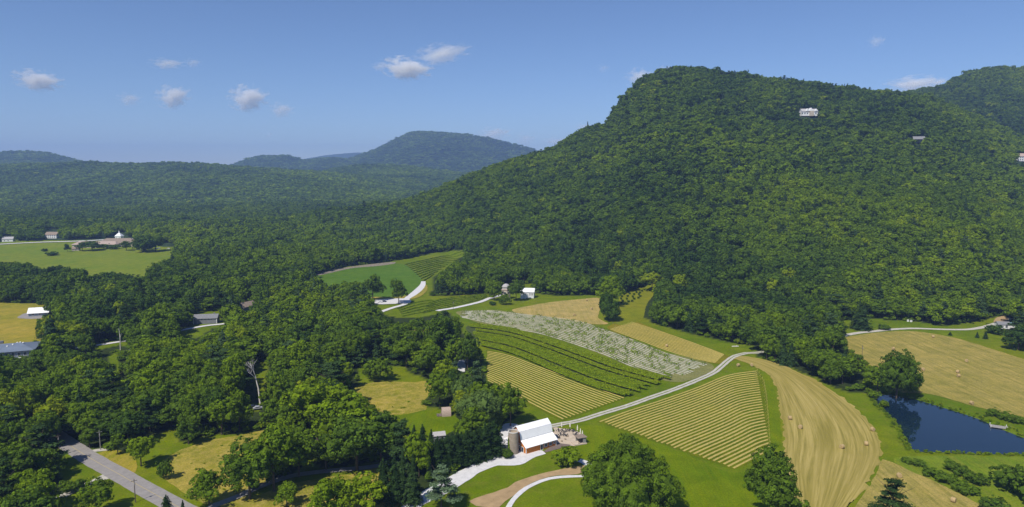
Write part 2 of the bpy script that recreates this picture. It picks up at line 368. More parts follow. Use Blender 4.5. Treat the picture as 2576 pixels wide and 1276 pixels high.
# ------------------------------------------------------------------ open ground (as seen in the photograph) where no wood stands
VIS = [
 [(-90,613),(200,603),(335,598),(340,634),(435,632),(425,642),(385,665),(375,688),(320,690),(300,680),(270,682),(250,690),(230,690),(205,676),(150,668),(100,676),(80,668),(60,657),(-90,652)],
 [(-90,762),(92,763),(118,768),(122,795),(95,803),(92,855),(86,868),(84,890),(58,914),(50,896),(30,882),(-90,892)],
 [(486,784),(552,782),(558,808),(572,812),(567,822),(536,826),(500,850),(465,852),(440,846),(438,838),(480,822),(488,812)],
 [(198,871),(240,866),(292,857),(330,862),(326,870),(296,869),(250,880),(206,884)],
 [(270,893),(300,886),(306,950),(298,1000),(284,965)],
 [(887,987),(899,975),(905,939),(900,924),(983,921),(1025,924),(1028,939),(1070,951),(1087,972),(1066,1014),(1078,1026),(1135,1030),(1159,1071),(1100,1095),(1093,1098),(1040,1065),(1016,1095),(995,1047),(968,1038),(923,1020),(908,996)],
 [(70,1050),(85,1043),(108,1060),(98,1064),(80,1062)],
 [(128,1090),(143,1100),(155,1096),(203,1128),(269,1131),(299,1140),(383,1095),(445,1071),(457,1116),(520,1098),(639,1086),(665,1084),(655,1110),(600,1140),(580,1145),(583,1200),(600,1250),(660,1225),(740,1190),(770,1165),(800,1165),(815,1180),(955,1160),(1000,1190),(1010,1276),(1000,1500),(130,1500),(146,1276),(146,1253),(191,1226),(150,1200),(143,1181),(160,1165),(150,1140)],
 [(797,688),(880,670),(985,658),(1080,638),(1170,628),(1168,645),(1150,650),(1120,680),(1088,700),(1084,745),(1150,744),(1228,738),(1235,750),(1262,742),(1262,714),(1342,714),(1345,738),(1400,744),(1500,742),(1560,742),(1600,728),(1645,715),(1640,740),(1622,770),(1620,800),(1650,815),(1740,840),(1840,862),(1890,870),(1903,884),(1905,897),(1960,915),(2050,950),(2120,985),(2170,988),(2186,989),(2300,1000),
  (2300,1600),(900,1600),(1010,1276),(1067,1235),(1144,1193),(1231,1143),(1255,1104),(1257,1070),(1300,1050),(1310,1040),(1308,1010),(1290,975),(1240,950),(1222,945),(1216,905),(1200,880),(1165,840),(1150,800),(1120,786),(1105,790),(1050,800),(1000,800),(960,790),(943,770),(943,752),(925,722),(905,708),(802,708)],
 [(2120,806),(2196,803),(2301,808),(2378,820),(2488,803),(2515,795),(2540,800),(2545,825),(2508,828),(2520,842),(2545,845),(2576,875),(2800,960),(2800,1600),(2290,1600),(2290,1000),(2186,985),(2205,935),(2160,905),(2130,880),(2126,845)],
 # buildings and road pieces showing through the trees: kept clear in front
 [(608,755),(634,755),(634,783),(608,783)], [(634,915),(676,905),(674,960),(664,1000),(652,1000),(644,960)], [(2010,278),(2056,278),(2056,294),(2010,294)], [(2298,348),(2322,348),(2322,360),(2298,360)], [(2556,390),(2620,390),(2620,408),(2556,408)],
 [(850,1090),(878,1090),(878,1114),(850,1114)], [(1152,888),(1170,888),(1170,932),(1152,932)], [(622,1012),(656,1012),(656,1036),(622,1036)], [(384,612),(440,612),(440,628),(384,628)],
 [(116,576),(146,576),(146,606),(116,606)], [(10,594),(34,594),(34,608),(10,608)], [(286,586),(316,586),(316,604),(286,604)], [(1090,1090),(1112,1090),(1112,1101),(1090,1101)],
]
DIST_FAR_CLEAR = 1200
def open_at(px, py):
    r = np.zeros(np.shape(px), bool)
    for v in VIS: r |= inpoly(px, py, v)
    return r
# ------------------------------------------------------------------ ground sheet
ys = [50.0]
while ys[-1] < 11600: ys.append(ys[-1]*1.0095)
ys = np.array(ys); us = np.linspace(-1.12, 1.12, 431)
YY, UU = np.meshgrid(ys, us, indexing='ij'); XX = YY*UU; ZZ = H(XX, YY)
ppx, ppy = proj(XX, YY, ZZ)
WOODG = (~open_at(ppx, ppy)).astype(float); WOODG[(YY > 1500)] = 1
nr, ncl = YY.shape
idx = np.arange(nr*ncl).reshape(nr, ncl)
def sheet(name, r0, r1, mat, label):
    V = np.stack([XX[r0:r1+1], YY[r0:r1+1], ZZ[r0:r1+1]], -1).reshape(-1, 3); k = r1+1-r0
    I = np.arange(k*ncl).reshape(k, ncl)
    q = np.stack([I[:-1, :-1], I[:-1, 1:], I[1:, 1:], I[1:, :-1]], -1).reshape(-1, 4)
    me = npmesh(name, V, [q], [mat], smooth=True)
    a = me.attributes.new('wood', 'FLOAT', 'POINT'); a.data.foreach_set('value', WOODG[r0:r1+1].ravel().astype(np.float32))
    return struct(link(name, me), label)
rA = int(np.searchsorted(ys, 1000)); rB = int(np.searchsorted(ys, 2350))
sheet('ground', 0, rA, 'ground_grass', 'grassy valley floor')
sheet('mountain', rA, rB, 'mountain_floor', 'wooded mountain rising on the right')
sheet('distant_hills', rB, len(ys)-1, 'mountain_floor', 'wooded hills and blue mountains on the horizon')
# ------------------------------------------------------------------ draped patches and ribbons
rng = np.random.default_rng(4)
def smooth_line(pts, step=3.0, closed=False):
    P = [np.array(p, float) for p in pts]; out = []
    n = len(P); rg = range(n if closed else n-1)
    for i in rg:
        p0 = P[(i-1) % n] if closed or i > 0 else P[0]; p1 = P[i]; p2 = P[(i+1) % n]; p3 = P[(i+2) % n] if closed or i+2 < n else P[-1]
        k = max(1, int(np.linalg.norm(p2-p1)/step))
        for j in range(k):
            t = j/k; out.append(.5*((2*p1)+(-p0+p2)*t+(2*p0-5*p1+4*p2-p3)*t*t+(-p0+3*p1-3*p2+p3)*t**3))
    if not closed: out.append(P[-1])
    return out
def wpts(D): return [Wp(*p)[:2] for p in D]
def patch(name, D, mat, lift=.06, label=None, grid=6.0, jit=.5, smooth=True, world=False, step=3.0):
    P = D if world else wpts(D)
    if smooth: P = smooth_line(P, step, True)
    else:
        Q = []
        for i in range(len(P)):
            a = np.array(P[i]); b = np.array(P[(i+1) % len(P)]); k = max(1, int(np.linalg.norm(b-a)/step))
            Q += [a+(b-a)*j/k for j in range(k)]
        P = Q
    P = np.array([p for p in P])
    if jit:
        P = P+np.stack([vnoise(P[:, 0]/2.5, P[:, 1]/2.5, 50)-.5, vnoise(P[:, 0]/2.5, P[:, 1]/2.5, 51)-.5], -1)*2*jit
    x0, y0 = P.min(0); x1, y1 = P.max(0)
    gx, gy = np.meshgrid(np.arange(x0, x1, grid), np.arange(y0, y1, grid)); gx = gx.ravel(); gy = gy.ravel()
    k = sdist(gx, gy, [tuple(p) for p in P]) < -grid*.35
    verts = [Vector(p) for p in P]+[Vector((a, b)) for a, b in zip(gx[k], gy[k])]
    n = len(P); edges = [(i, (i+1) % n) for i in range(n)]
    vv, ee, ff, *_ = geometry.delaunay_2d_cdt(verts, edges, [], 1, 1e-4)
    X = np.array([v.x for v in vv]); Y = np.array([v.y for v in vv]); Z = H(X, Y)+lift
    me = npmesh(name, np.stack([X, Y, Z], -1), [np.array([f for f in ff if len(f) == 3])], [mat], smooth=True)
    return struct(link(name, me), label)
def ribbon(name, D, width, mat, lift=.1, label=None, world=False, step=3.0, off=0.0, jit=.12, kind=True):
    P = np.array(smooth_line(D if world else wpts(D), step)); T = np.gradient(P, axis=0); T /= np.linalg.norm(T, axis=1)[:, None]+1e-9
    N = np.stack([-T[:, 1], T[:, 0]], -1); V = []; uv = []; L = np.concatenate([[0], np.cumsum(np.linalg.norm(np.diff(P, axis=0), axis=1))])
    wd = width if not callable(width) else np.array([width(i/(len(P)-1)) for i in range(len(P))])
    for k, s in enumerate((-.5, -.17, .17, .5)):
        q = P+N*((s*wd+off)*np.ones(len(P)))[:, None]
        if k in (0, 3): q = q+N*(rng.random(len(P))-.5)[:, None]*2*jit
        V.append(np.stack([q[:, 0], q[:, 1], H(q[:, 0], q[:, 1])+lift], -1)); uv.append(np.stack([np.full(len(P), s+.5), L], -1))
    n = len(P); V = np.concatenate(V); uv = np.concatenate(uv)
    q = np.concatenate([np.stack([np.arange(n-1)+k*n, np.arange(1, n)+k*n, np.arange(1, n)+(k+1)*n, np.arange(n-1)+(k+1)*n], -1) for k in range(3)])[:, ::-1]
    o = link(name, npmesh(name, V, [q], [mat], uv=uv, smooth=True))
    return struct(o, label) if kind else o
def resample(P, n):
    P = np.array(P, float); L = np.concatenate([[0], np.cumsum(np.linalg.norm(np.diff(P, axis=0), axis=1))]); t = np.linspace(0, L[-1], n)
    return np.stack([np.interp(t, L, P[:, 0]), np.interp(t, L, P[:, 1])], -1)
def ruled(name, A, B, mat, lift=.08, label=None, nu=30, nv=90, jit=1.0):
    """field between two guide lines A and B; its streaks run along them"""
    a = resample(smooth_line(wpts(A), 4), nv); b = resample(smooth_line(wpts(B), 4), nv); s = np.linspace(0, 1, nu)[:, None, None]
    G = a[None]*(1-s)+b[None]*s; wdt = np.linalg.norm(a-b, axis=1).mean(); ln = np.linalg.norm(np.diff(a, axis=0), axis=1).sum()
    for row in (0, -1): G[row] += (rng.random((nv, 2))-.5)*jit*2
    V = np.stack([G[..., 0], G[..., 1], H(G[..., 0], G[..., 1])+lift], -1).reshape(-1, 3)
    U = np.stack(np.meshgrid(np.linspace(0, wdt, nu), np.linspace(0, ln, nv), indexing='ij'), -1).reshape(-1, 2)
    I = np.arange(nu*nv).reshape(nu, nv); q = np.stack([I[:-1, :-1], I[:-1, 1:], I[1:, 1:], I[1:, :-1]], -1).reshape(-1, 4)
    return struct(link(name, npmesh(name, V, [q], [mat], uv=U, smooth=True)), label)

#@PATCHES
patch('pasture', [(-120,613),(200,605),(335,603),(432,629),(470,640),(440,690),(380,740),(100,740),(-120,735)], 'pasture', .25, 'wide green pasture at the far left')
patch('golden_meadow', [(-120,768),(60,764),(130,768),(150,800),(140,850),(60,868),(-120,872)], 'gold_meadow', .12, 'golden meadow round the white house')
patch('green_field', [(790,708),(795,690),(850,678),(920,671),(990,664),(1020,668),(1045,685),(1062,707),(1050,728),(1035,742),(1010,752),(960,755),(900,760),(800,760)], 'bright_grass', .2, 'smooth green field below the woods')
patch('brush_strip', [(797,689),(850,677),(910,668),(985,660),(992,664),(950,670),(890,675),(850,683),(805,693)], 'brush', .32, 'strip of cut brown brush along the green field')
patch('dry_grass_strip', [(940,748),(1000,748),(1040,737),(1068,715),(1075,730),(1050,750),(1000,757),(942,756)], 'meadow', .34, 'dry grass beside the gravel bend')
patch('tan_hay_field', [(1288,780),(1330,770),(1390,760),(1460,753),(1508,751),(1510,775),(1505,800),(1530,815),(1490,816),(1430,806),(1360,795),(1310,790)], 'hay_pale', .14, 'small tan hay field by the round dark conifer')
patch('grass_wedge', [(1560,745),(1600,727),(1648,714),(1642,745),(1625,770),(1618,800),(1600,812),(1560,818),(1530,800),(1555,770)], 'wedge_grass', .16, 'bright yellow green wedge of grass')
patch('row_field_floor', [(1527,825),(1592,809),(1660,832),(1760,868),(1825,893),(1850,905),(1795,915),(1700,890),(1620,862)], 'vineyard_floor', .10, 'grass between straw rows, upper field')
patch('pale_vineyard_floor', [(1148,785),(1230,780),(1290,785),(1378,796),(1453,806),(1515,826),(1578,848),(1668,884),(1795,921),(1700,962),(1577,920),(1523,896),(1428,862),(1353,840),(1278,827),(1200,812)], 'gravel_rows_floor', .10, 'stony floor of the pale vineyard')
patch('vineyard_shade_floor', [(1176,820),(1278,830),(1378,859),(1478,894),(1560,923),(1660,948),(1600,978),(1556,990),(1487,970),(1397,934),(1293,890),(1210,869)], 'shade_darkened_soil', .11, 'soil coloured dark as shade under the leafy vine rows')
patch('straw_field_floor', [(1224,880),(1280,890),(1400,940),(1480,970),(1575,1001),(1415,1060),(1320,1014),(1224,962)], 'row_grass', .10, 'grass under straw rows left of the leafy vineyard', smooth=False)
patch('lower_field_floor', [(1500,1062),(1640,1016),(1780,965),(1905,933),(1930,960),(1938,1060),(1942,1140),(1845,1184),(1680,1122)], 'row_grass', .10, 'grass of the large striped field', smooth=False)
patch('farm_lawn', [(1425,1090),(1500,1070),(1680,1126),(1845,1190),(1950,1150),(1980,1290),(1700,1330),(1490,1300),(1500,1180),(1440,1140)], 'lawn', .05, 'lawn between the barn and the striped field')
patch('green_band', [(1912,935),(1935,945),(1950,990),(1960,1040),(1966,1110),(1960,1150),(1938,1150),(1932,1060),(1926,980)], 'lawn', .12, 'green strip beside the curved hay field')
ruled('hay_field', [(1846,903),(1880,915),(1915,932),(1940,950),(1955,990),(1965,1040),(1972,1100),(1970,1170),(1985,1240),(2000,1320)],
      [(1860,895),(1905,901),(1975,922),(2060,962),(2130,1008),(2180,1055),(2208,1100),(2216,1145),(2190,1205),(2110,1310)], 'mown_hay', .10, 'curved mown hay field with windrow streaks')
patch('small_hay_field', [(2222,1156),(2245,1164),(2300,1190),(2380,1226),(2450,1262),(2540,1320),(2150,1320),(2170,1255),(2205,1190)], 'hay', .11, 'mown hay field in the lower right corner')
patch('big_hay_field', [(2126,856),(2150,845),(2220,836),(2300,834),(2400,850),(2500,880),(2600,912),(2760,960),(2760,1130),(2576,1056),(2450,1022),(2330,990),(2240,985),(2200,940),(2150,905)], 'hay', .10, 'large mown hay field above the pond')
patch('pond_bank', [(2276,1150),(2400,1147),(2700,1152),(2760,1400),(2560,1330),(2400,1240),(2250,1164)], 'pasture', .07, 'grassy bank below the pond')
patch('meadow', [(893,978),(925,965),(980,960),(1040,962),(1080,958),(1085,985),(1066,1012),(1074,1030),(1000,1045),(960,1038),(915,1020)], 'meadow', .06, 'dry tall grass meadow left of the arched cabin')
patch('cabin_lawn', [(985,1043),(1060,1035),(1120,1035),(1165,1070),(1130,1090),(1090,1110),(1010,1110)], 'lawn', .05, 'mown lawn in front of the arched cabin')
patch('roadside_meadow', [(395,1180),(440,1140),(520,1110),(600,1096),(700,1082),(720,1150),(640,1240),(580,1275),(500,1262),(430,1215)], 'meadow', .06, 'dry meadow right of the paved road')
patch('roadside_verge', [(235,1145),(268,1133),(330,1140),(345,1175),(330,1195),(300,1180)], 'gold_meadow', .06, 'dry grass verge beside the road')
patch('lane_meadow', [(560,1290),(640,1250),(740,1215),(900,1190),(960,1180),(980,1290)], 'meadow', .05, 'rough grass below the narrow lane')
patch('dirt_bed', [(1178,1262),(1222,1246),(1278,1227),(1295,1214),(1337,1200),(1397,1184),(1451,1175),(1475,1171),(1472,1185),(1454,1194),(1406,1196),(1361,1206),(1325,1222),(1298,1243),(1272,1262),(1255,1278),(1200,1275)], 'dirt', .12, 'bare tan dirt bed curving beside the white path', jit=.3)
patch('gravel_drive', [(1000,1300),(1012,1274),(1067,1235),(1144,1193),(1200,1162),(1231,1143),(1250,1118),(1256,1095),(1260,1078),(1272,1066),(1298,1068),(1325,1085),(1330,1130),(1364,1134),(1373,1142),(1349,1149),(1331,1160),(1310,1170),(1277,1172),(1252,1172),(1207,1190),(1153,1226),(1100,1254),(1057,1276),(1035,1300)], 'gravel', .14, 'white gravel driveway to the barn', jit=.25, step=2)
patch('barn_deck', [(1367,1137),(1398,1115),(1436,1120),(1429,1124),(1406,1130),(1375,1139)], 'deck_wood', .20, 'dark timber deck in front of the barn', jit=0, smooth=False)
patch('patio', [(1384,1078),(1399,1076),(1412,1079),(1426,1080),(1441,1082),(1458,1089),(1466,1096),(1468,1104),(1450,1108),(1446,1123),(1424,1121),(1400,1115),(1392,1102),(1388,1090)], 'patio_stone', .18, 'tan stone patio right of the barn', jit=.1)
for nm, D, wd in (('farm_track', [(1370,1076),(1379,1074),(1420,1066),(1457,1059),(1517,1040),(1577,1022),(1636,1001),(1696,980),(1756,956),(1795,938),(1815,922),(1831,908),(1850,896),(1878,889),(1903,888),(1950,880),(2040,862),(2127,845)], 3.6),):
    ribbon(nm, D, wd, 'gravel_track', .16, 'gravel farm track past the vineyards')
    ribbon('track_grass', D, .55, 'lawn', .19, 'grass ridge between the wheel ruts of the farm track', off=0, jit=.1)
ribbon('farm_lane', [(2100,850),(2127,844),(2160,838),(2199,834),(2250,829),(2301,827),(2360,829),(2416,830),(2450,828),(2480,822),(2511,813),(2540,800)], 4.2, 'gravel_track', .2, 'gravel lane above the large hay field')
patch('parking_pad', [(2500,806),(2520,796),(2534,797),(2536,812),(2510,815)], 'dirt', .22, 'bare earth yard behind the small white building')
ribbon('gravel_bend', [(955,787),(989,775),(1014,768),(1028,760),(1022,754),(1040,741),(1055,728),(1063,718),(1065,709)], lambda t: 4.5+3*math.sin(math.pi*min(1, max(0, t*1.6-.5))), 'gravel', .42, 'white gravel bend by the green field')
patch('gravel_lot', [(940,758),(955,754),(1015,752),(1032,755),(1028,763),(980,766),(948,766)], 'gravel', .40, 'white gravel parking lot')
ribbon('vineyard_road', [(1100,783),(1107,781),(1140,776),(1190,765),(1215,758),(1232,751),(1262,743)], 4.6, 'gravel', .3, 'white gravel road to the round tower')
ribbon('valley_road', [(-120,622),(0,616),(100,611),(200,608),(300,603),(420,600)], 9, 'gravel', 1.0, 'pale road along the far pasture')
ribbon('shed_lane', [(425,838),(455,832),(480,827),(520,820),(566,815),(600,806)], 4, 'gravel', .3, 'gravel lane in front of the grey shed')
ribbon('woodland_lane', [(150,880),(200,876),(240,870),(292,862),(350,852)], 4, 'gravel', .3, 'gravel lane between the trees, left')
ribbon('paved_road', [(90,1060),(118,1082),(140,1097),(165,1114),(208,1142),(250,1167),(298,1193),(340,1217),(373,1235),(433,1268),(520,1315)], 7.6, 'asphalt', .14, 'paved country road')
ribbon('road_centre_line', [(90,1060),(118,1082),(140,1097),(165,1114),(208,1142),(250,1167),(298,1193),(340,1217),(373,1235),(433,1268),(520,1315)], .22, 'yellow_paint', .16, 'faded yellow centre line of the paved road', jit=0)
ribbon('side_drive', [(295,1192),(269,1199),(239,1211),(194,1231),(149,1253),(60,1295)], lambda t: 3.6+5*max(0, 1-t*6), 'gravel_track', .12, 'pale driveway joining the paved road')
ribbon('verge_drive', [(215,1140),(240,1134),(275,1130)], 3, 'gravel_track', .13, 'short gravel apron across the road')
ribbon('narrow_lane', [(500,1295),(544,1271),(598,1250),(650,1226),(729,1199),(818,1186),(908,1178),(953,1172),(1000,1160)], 3.4, 'asphalt', .12, 'narrow paved lane under the trees')
ribbon('white_path', [(1270,1300),(1283,1269),(1301,1248),(1325,1228),(1361,1211),(1406,1201),(1457,1199),(1500,1195),(1520,1180)], 1.9, 'gravel', .15, 'white gravel path curving along the dirt bed')
ribbon('oak_path', [(1455,1158),(1470,1163),(1487,1176),(1510,1185)], 3, 'gravel', .13, 'gravel path ending under the oak')
patch('woodland_gravel', [(1150,925),(1155,895),(1165,885),(1172,905),(1168,935)], 'gravel', .12, 'white gravel patch in the woods')
patch('house_yard', [(45,800),(60,790),(85,786),(120,788),(110,800),(80,803)], 'asphalt', .2, 'grey paved yard of the white house')
water = MB(); water.Fn.append([water.v((x, y, -.6)) for x, y in smooth_line([(np.array(p)-np.array([230, 300]))*1.03+np.array([230, 300]) for p in POND], 3, True)])
struct(water.build('water', 'pond_water'), 'dark blue pond')
#@TREES
def ico(sub):
    import bmesh
    bm = bmesh.new(); bmesh.ops.create_icosphere(bm, subdivisions=sub, radius=1)
    V = np.array([v.co[:] for v in bm.verts]); Fc = np.array([[v.index for v in f.verts] for f in bm.faces]); bm.free(); return V, Fc
ICO1 = ico(1); ICO2 = ico(2)
def cards(Pn, Nn, size, g, aspect=1.0, droop=0):
    n = len(Pn); Nn = Nn/np.linalg.norm(Nn, axis=1)[:, None]
    r = g.normal(size=(n, 3)); T = np.cross(Nn, r); T /= np.linalg.norm(T, axis=1)[:, None]+1e-9; B = np.cross(Nn, T)
    s = (size*(.6+.8*g.random(n)))[:, None]/2; T = T*s; B = B*s*aspect
    k = 1+.35*(g.random((4, n, 1))-.5)
    V = np.stack([Pn-T*k[0], Pn-B*k[1], Pn+T*k[2], Pn+B*k[3]], 1).reshape(-1, 3)
    return V, np.arange(4*n).reshape(n, 4)
def assemble(name, parts, mats, smooth=False):
    """parts: list of (V, F, material index, tint array or None)"""
    Vs = []; Fs = []; mi = []; ti = []; o = 0
    parts = sorted(parts, key=lambda p: p[1].shape[1])
    for V, Fc, m, t in parts:
        Vs.append(V); Fs.append(Fc+o); o += len(V); mi.append(np.full(len(Fc), m)); ti.append(np.full(len(Fc), .35) if t is None else t)
    return npmesh(name, np.concatenate(Vs), Fs, mats, np.concatenate(mi), np.concatenate(ti))
def crown_parts(seed, Hh=16.0, Wd=11.0, nl=16, nleaf=3200, ls=.62, base=.16, shape='round', core=True, ico_=None, nc=170, cr=.85):
    """crown of leaf clumps: big limbs' lobes, clusters of foliage on them, leaf-sized cards on the clusters"""
    g = np.random.default_rng(seed); parts = []
    cz = Hh*(.5+base/2); rz = Hh*(1-base)/2; rx = Wd/2
    L = []
    for i in range(nl):
        d = g.normal(size=3); d /= np.linalg.norm(d)
        if d[2] < -.55: d[2] *= -.5
        k = .46+.32*g.random(); rr = rx*(.24+.22*g.random())
        p = np.array([d[0]*rx*k*1.1, d[1]*rx*k*1.1, d[2]*rz*(k+.04)])
        zf = (p[2]/rz+1)/2
        if shape == 'oval': p[:2] *= .8+.3*(1-abs(zf-.45)*1.6)
        if shape == 'cone': p[:2] *= 1.35-1.0*zf; rr *= 1.2-.55*zf
        if shape == 'flat': p[2] = p[2]*.75+rz*.12
        L.append((p[0], p[1], cz+p[2], rr))
    L.append((0, 0, cz, rx*.55)); L.append((0, 0, cz+rz*.4, rx*.38)); L = np.array(L); sq = np.array([1, 1, .86])
    wgt = L[:, 3]**2; wgt /= wgt.sum(); wl = g.choice(len(L), size=nc*3, p=wgt)
    d = g.normal(size=(len(wl), 3)); d /= np.linalg.norm(d, axis=1)[:, None]; Q = L[wl, :3]+d*(L[wl, 3]*(.78+.3*g.random(len(wl))))[:, None]*sq
    keep = Q[:, 2] > Hh*base*.55
    for j in range(len(L)):
        ds = np.linalg.norm((Q-L[j, :3])/sq, axis=1); keep &= (ds > L[j, 3]*.72) | (wl == j)
    Q = Q[keep][:nc]; d = d[keep][:nc]; cl = g.random(len(Q)); cs = cr*(.6+.8*g.random(len(Q)))
    wc = g.choice(len(Q), size=nleaf, p=cs**2/np.sum(cs**2)); e = g.normal(size=(nleaf, 3)); e /= np.linalg.norm(e, axis=1)[:, None]
    e = e+d[wc]*.75+np.array([0, 0, .3]); e /= np.linalg.norm(e, axis=1)[:, None]
    Pp = Q[wc]+e*(cs[wc]*(.75+.4*g.random(nleaf)))[:, None]; N = e+g.normal(size=e.shape)*.33
    V, Fc = cards(Pp, N, ls, g); tint = np.clip(.35*g.random(nleaf)+.65*cl[wc], 0, 1)
    parts.append((V, Fc, 0, tint))
    if core:
        iv, ifc = ico_ or ICO1
        for j, (x, y, z, r) in enumerate(L):
            n = iv*(1+.12*g.normal(size=(len(iv), 1))); parts.append((n*r*np.array([.66, .66, .58])+np.array([x, y, z]), ifc, 0, np.full(len(ifc), .4)))
    return parts
def trunk_parts(seed, Hh, r, mi=0, limbs=5, bz=.25):
    g = np.random.default_rng(seed+99); m = MB()
    m.tube((0, 0, -.5), (0.1, 0, Hh*bz), r, r*.78, 7, False); m.tube((0.1, 0, Hh*bz), (.2, .1, Hh*.72), r*.78, r*.3, 7, False)
    for i in range(limbs):
        a = g.random()*6.28; z = Hh*(bz+.28*g.random()); l = Hh*.26
        m.tube((.1, 0, z), (math.cos(a)*l, math.sin(a)*l, z+l*.8), r*.38, r*.12, 5, False)
    return (np.array(m.V), np.array(m.Fn), mi, None)
def conifer_parts(seed, Hh=18.0, Wd=8.0, tiers=13, nleaf=3000, ls=.6, base=.08, gap=.35, power=.85):
    g = np.random.default_rng(seed); parts = []; Ps = []; Ns = []; ts = []
    per = nleaf//tiers
    for t in range(tiers):
        f = t/(tiers-1); z = Hh*(base+(1-base)*f*.96); rmax = Wd/2*((1-f)**power*.97+.04)
        nb = max(5, int(11*(1-f*.6))); ba = g.random(nb)*6.28; bl = rmax*(.78+.35*g.random(nb))
        k = g.integers(0, nb, size=int(per*(1.5-f))); q = g.random(len(k))**.6
        rad = bl[k]*q; ang = ba[k]+g.normal(size=len(k))*(.55/nb*3.2)*(1.1-q*.4)
        zz = z+rad*.10-(q**2)*Hh/tiers*(.55)+g.normal(size=len(k))*Hh/tiers*(.28-gap*.3)
        Ps.append(np.stack([np.cos(ang)*rad, np.sin(ang)*rad, zz], -1)); Ns.append(np.stack([np.cos(ang)*.55, np.sin(ang)*.55, np.full(len(k), .8)], -1)+g.normal(size=(len(k), 3))*.35)
        ts.append(.25*g.random(len(k))+.75*g.random(nb)[k])
    P = np.concatenate(Ps); N = np.concatenate(Ns); V, Fc = cards(P, N, ls, g, .6); parts.append((V, Fc, 0, np.concatenate(ts)))
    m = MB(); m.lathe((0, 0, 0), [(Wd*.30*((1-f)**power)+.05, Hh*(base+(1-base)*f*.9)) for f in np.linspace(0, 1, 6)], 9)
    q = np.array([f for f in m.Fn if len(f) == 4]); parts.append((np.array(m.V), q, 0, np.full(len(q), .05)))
    return parts
def pine_parts(seed, Hh=20.0, Wd=10.0, nleaf=2600, ls=.7):
    g = np.random.default_rng(seed); parts = []; n = 15; L = []
    for i in range(n):
        f = i/(n-1); z = Hh*(.28+.68*f); a = i*2.4+g.random(); r = Wd/2*(1-.75*f)*(.35+.55*g.random()); s = Wd*(.26-.14*f)*(.8+.5*g.random())
        L.append((math.cos(a)*r, math.sin(a)*r, z, s))
    L = np.array(L); wgt = L[:, 3]**2/(L[:, 3]**2).sum(); which = g.choice(n, size=nleaf, p=wgt)
    d = g.normal(size=(nleaf, 3)); d /= np.linalg.norm(d, axis=1)[:, None]; P = L[which, :3]+d*(L[which, 3]*(.5+.6*g.random(nleaf)))[:, None]*np.array([1.15, 1.15, .36])
    V, Fc = cards(P, d*.6+np.array([0, 0, .8])+g.normal(size=d.shape)*.4, ls, g, .6); parts.append((V, Fc, 0, .5*g.random(nleaf)+.5*g.random(n)[which]))
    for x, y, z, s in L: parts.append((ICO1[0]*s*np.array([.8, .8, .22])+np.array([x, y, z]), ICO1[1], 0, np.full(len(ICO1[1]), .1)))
    return parts
H0, W0_ = 16.0, 11.0
BROAD = []
for i, (shp, nl, bs) in enumerate([('round', 18, .07), ('oval', 17, .05), ('cone', 18, .04), ('flat', 20, .12), ('round', 24, .03), ('oval', 22, .07), ('cone', 22, .03), ('round', 14, .10)]):
    cp = crown_parts(i+10, H0, W0_, nl, 4200, .52, bs, shp)
    BROAD.append((assemble('crown', cp, [LEAF]), assemble('trunk', [trunk_parts(i, H0, .32, 0)], [BARK])))
BIGOAK = (assemble('crown', crown_parts(77, 22, 33, 52, 34000, .52, .0, 'cone', True, ICO2, 820, 1.3), [LEAF]), assemble('trunk', [trunk_parts(5, 22, .9, 0, 9, .15)], [BARK]))
BIGTREE = (assemble('crown', crown_parts(79, 24, 16, 30, 17000, .46, .03, 'cone', True, None, 520, .95), [LEAF]), assemble('trunk', [trunk_parts(6, 24, .5, 0, 7, .2)], [BARK]))
SHRUB = [assemble('crown', crown_parts(60+i, 4, 5, 12, 1500, .34, -.1, 'flat', True, None, 70, .5), [LEAF]) for i in range(2)]
BUSH = assemble('crown', crown_parts(66, 4, 4, 26, 2600, .25, -.08, 'round', True, None, 140, .4), [LEAF])
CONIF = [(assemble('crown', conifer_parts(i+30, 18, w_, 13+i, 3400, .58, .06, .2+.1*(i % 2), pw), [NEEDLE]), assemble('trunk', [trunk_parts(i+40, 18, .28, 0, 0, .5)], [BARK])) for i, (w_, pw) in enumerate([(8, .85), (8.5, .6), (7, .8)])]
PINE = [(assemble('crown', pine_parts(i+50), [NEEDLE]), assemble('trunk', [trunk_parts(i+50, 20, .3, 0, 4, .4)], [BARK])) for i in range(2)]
WILL = (assemble('crown', crown_parts(88, 14, 15, 30, 10000, .40, .0, 'round', True, None, 380, .8), [WILLOW]), assemble('trunk', [trunk_parts(8, 14, .5)], [BARK]))
def height_at(Y, ytop, z0): return CAMH+Y*slope(ytop)-z0
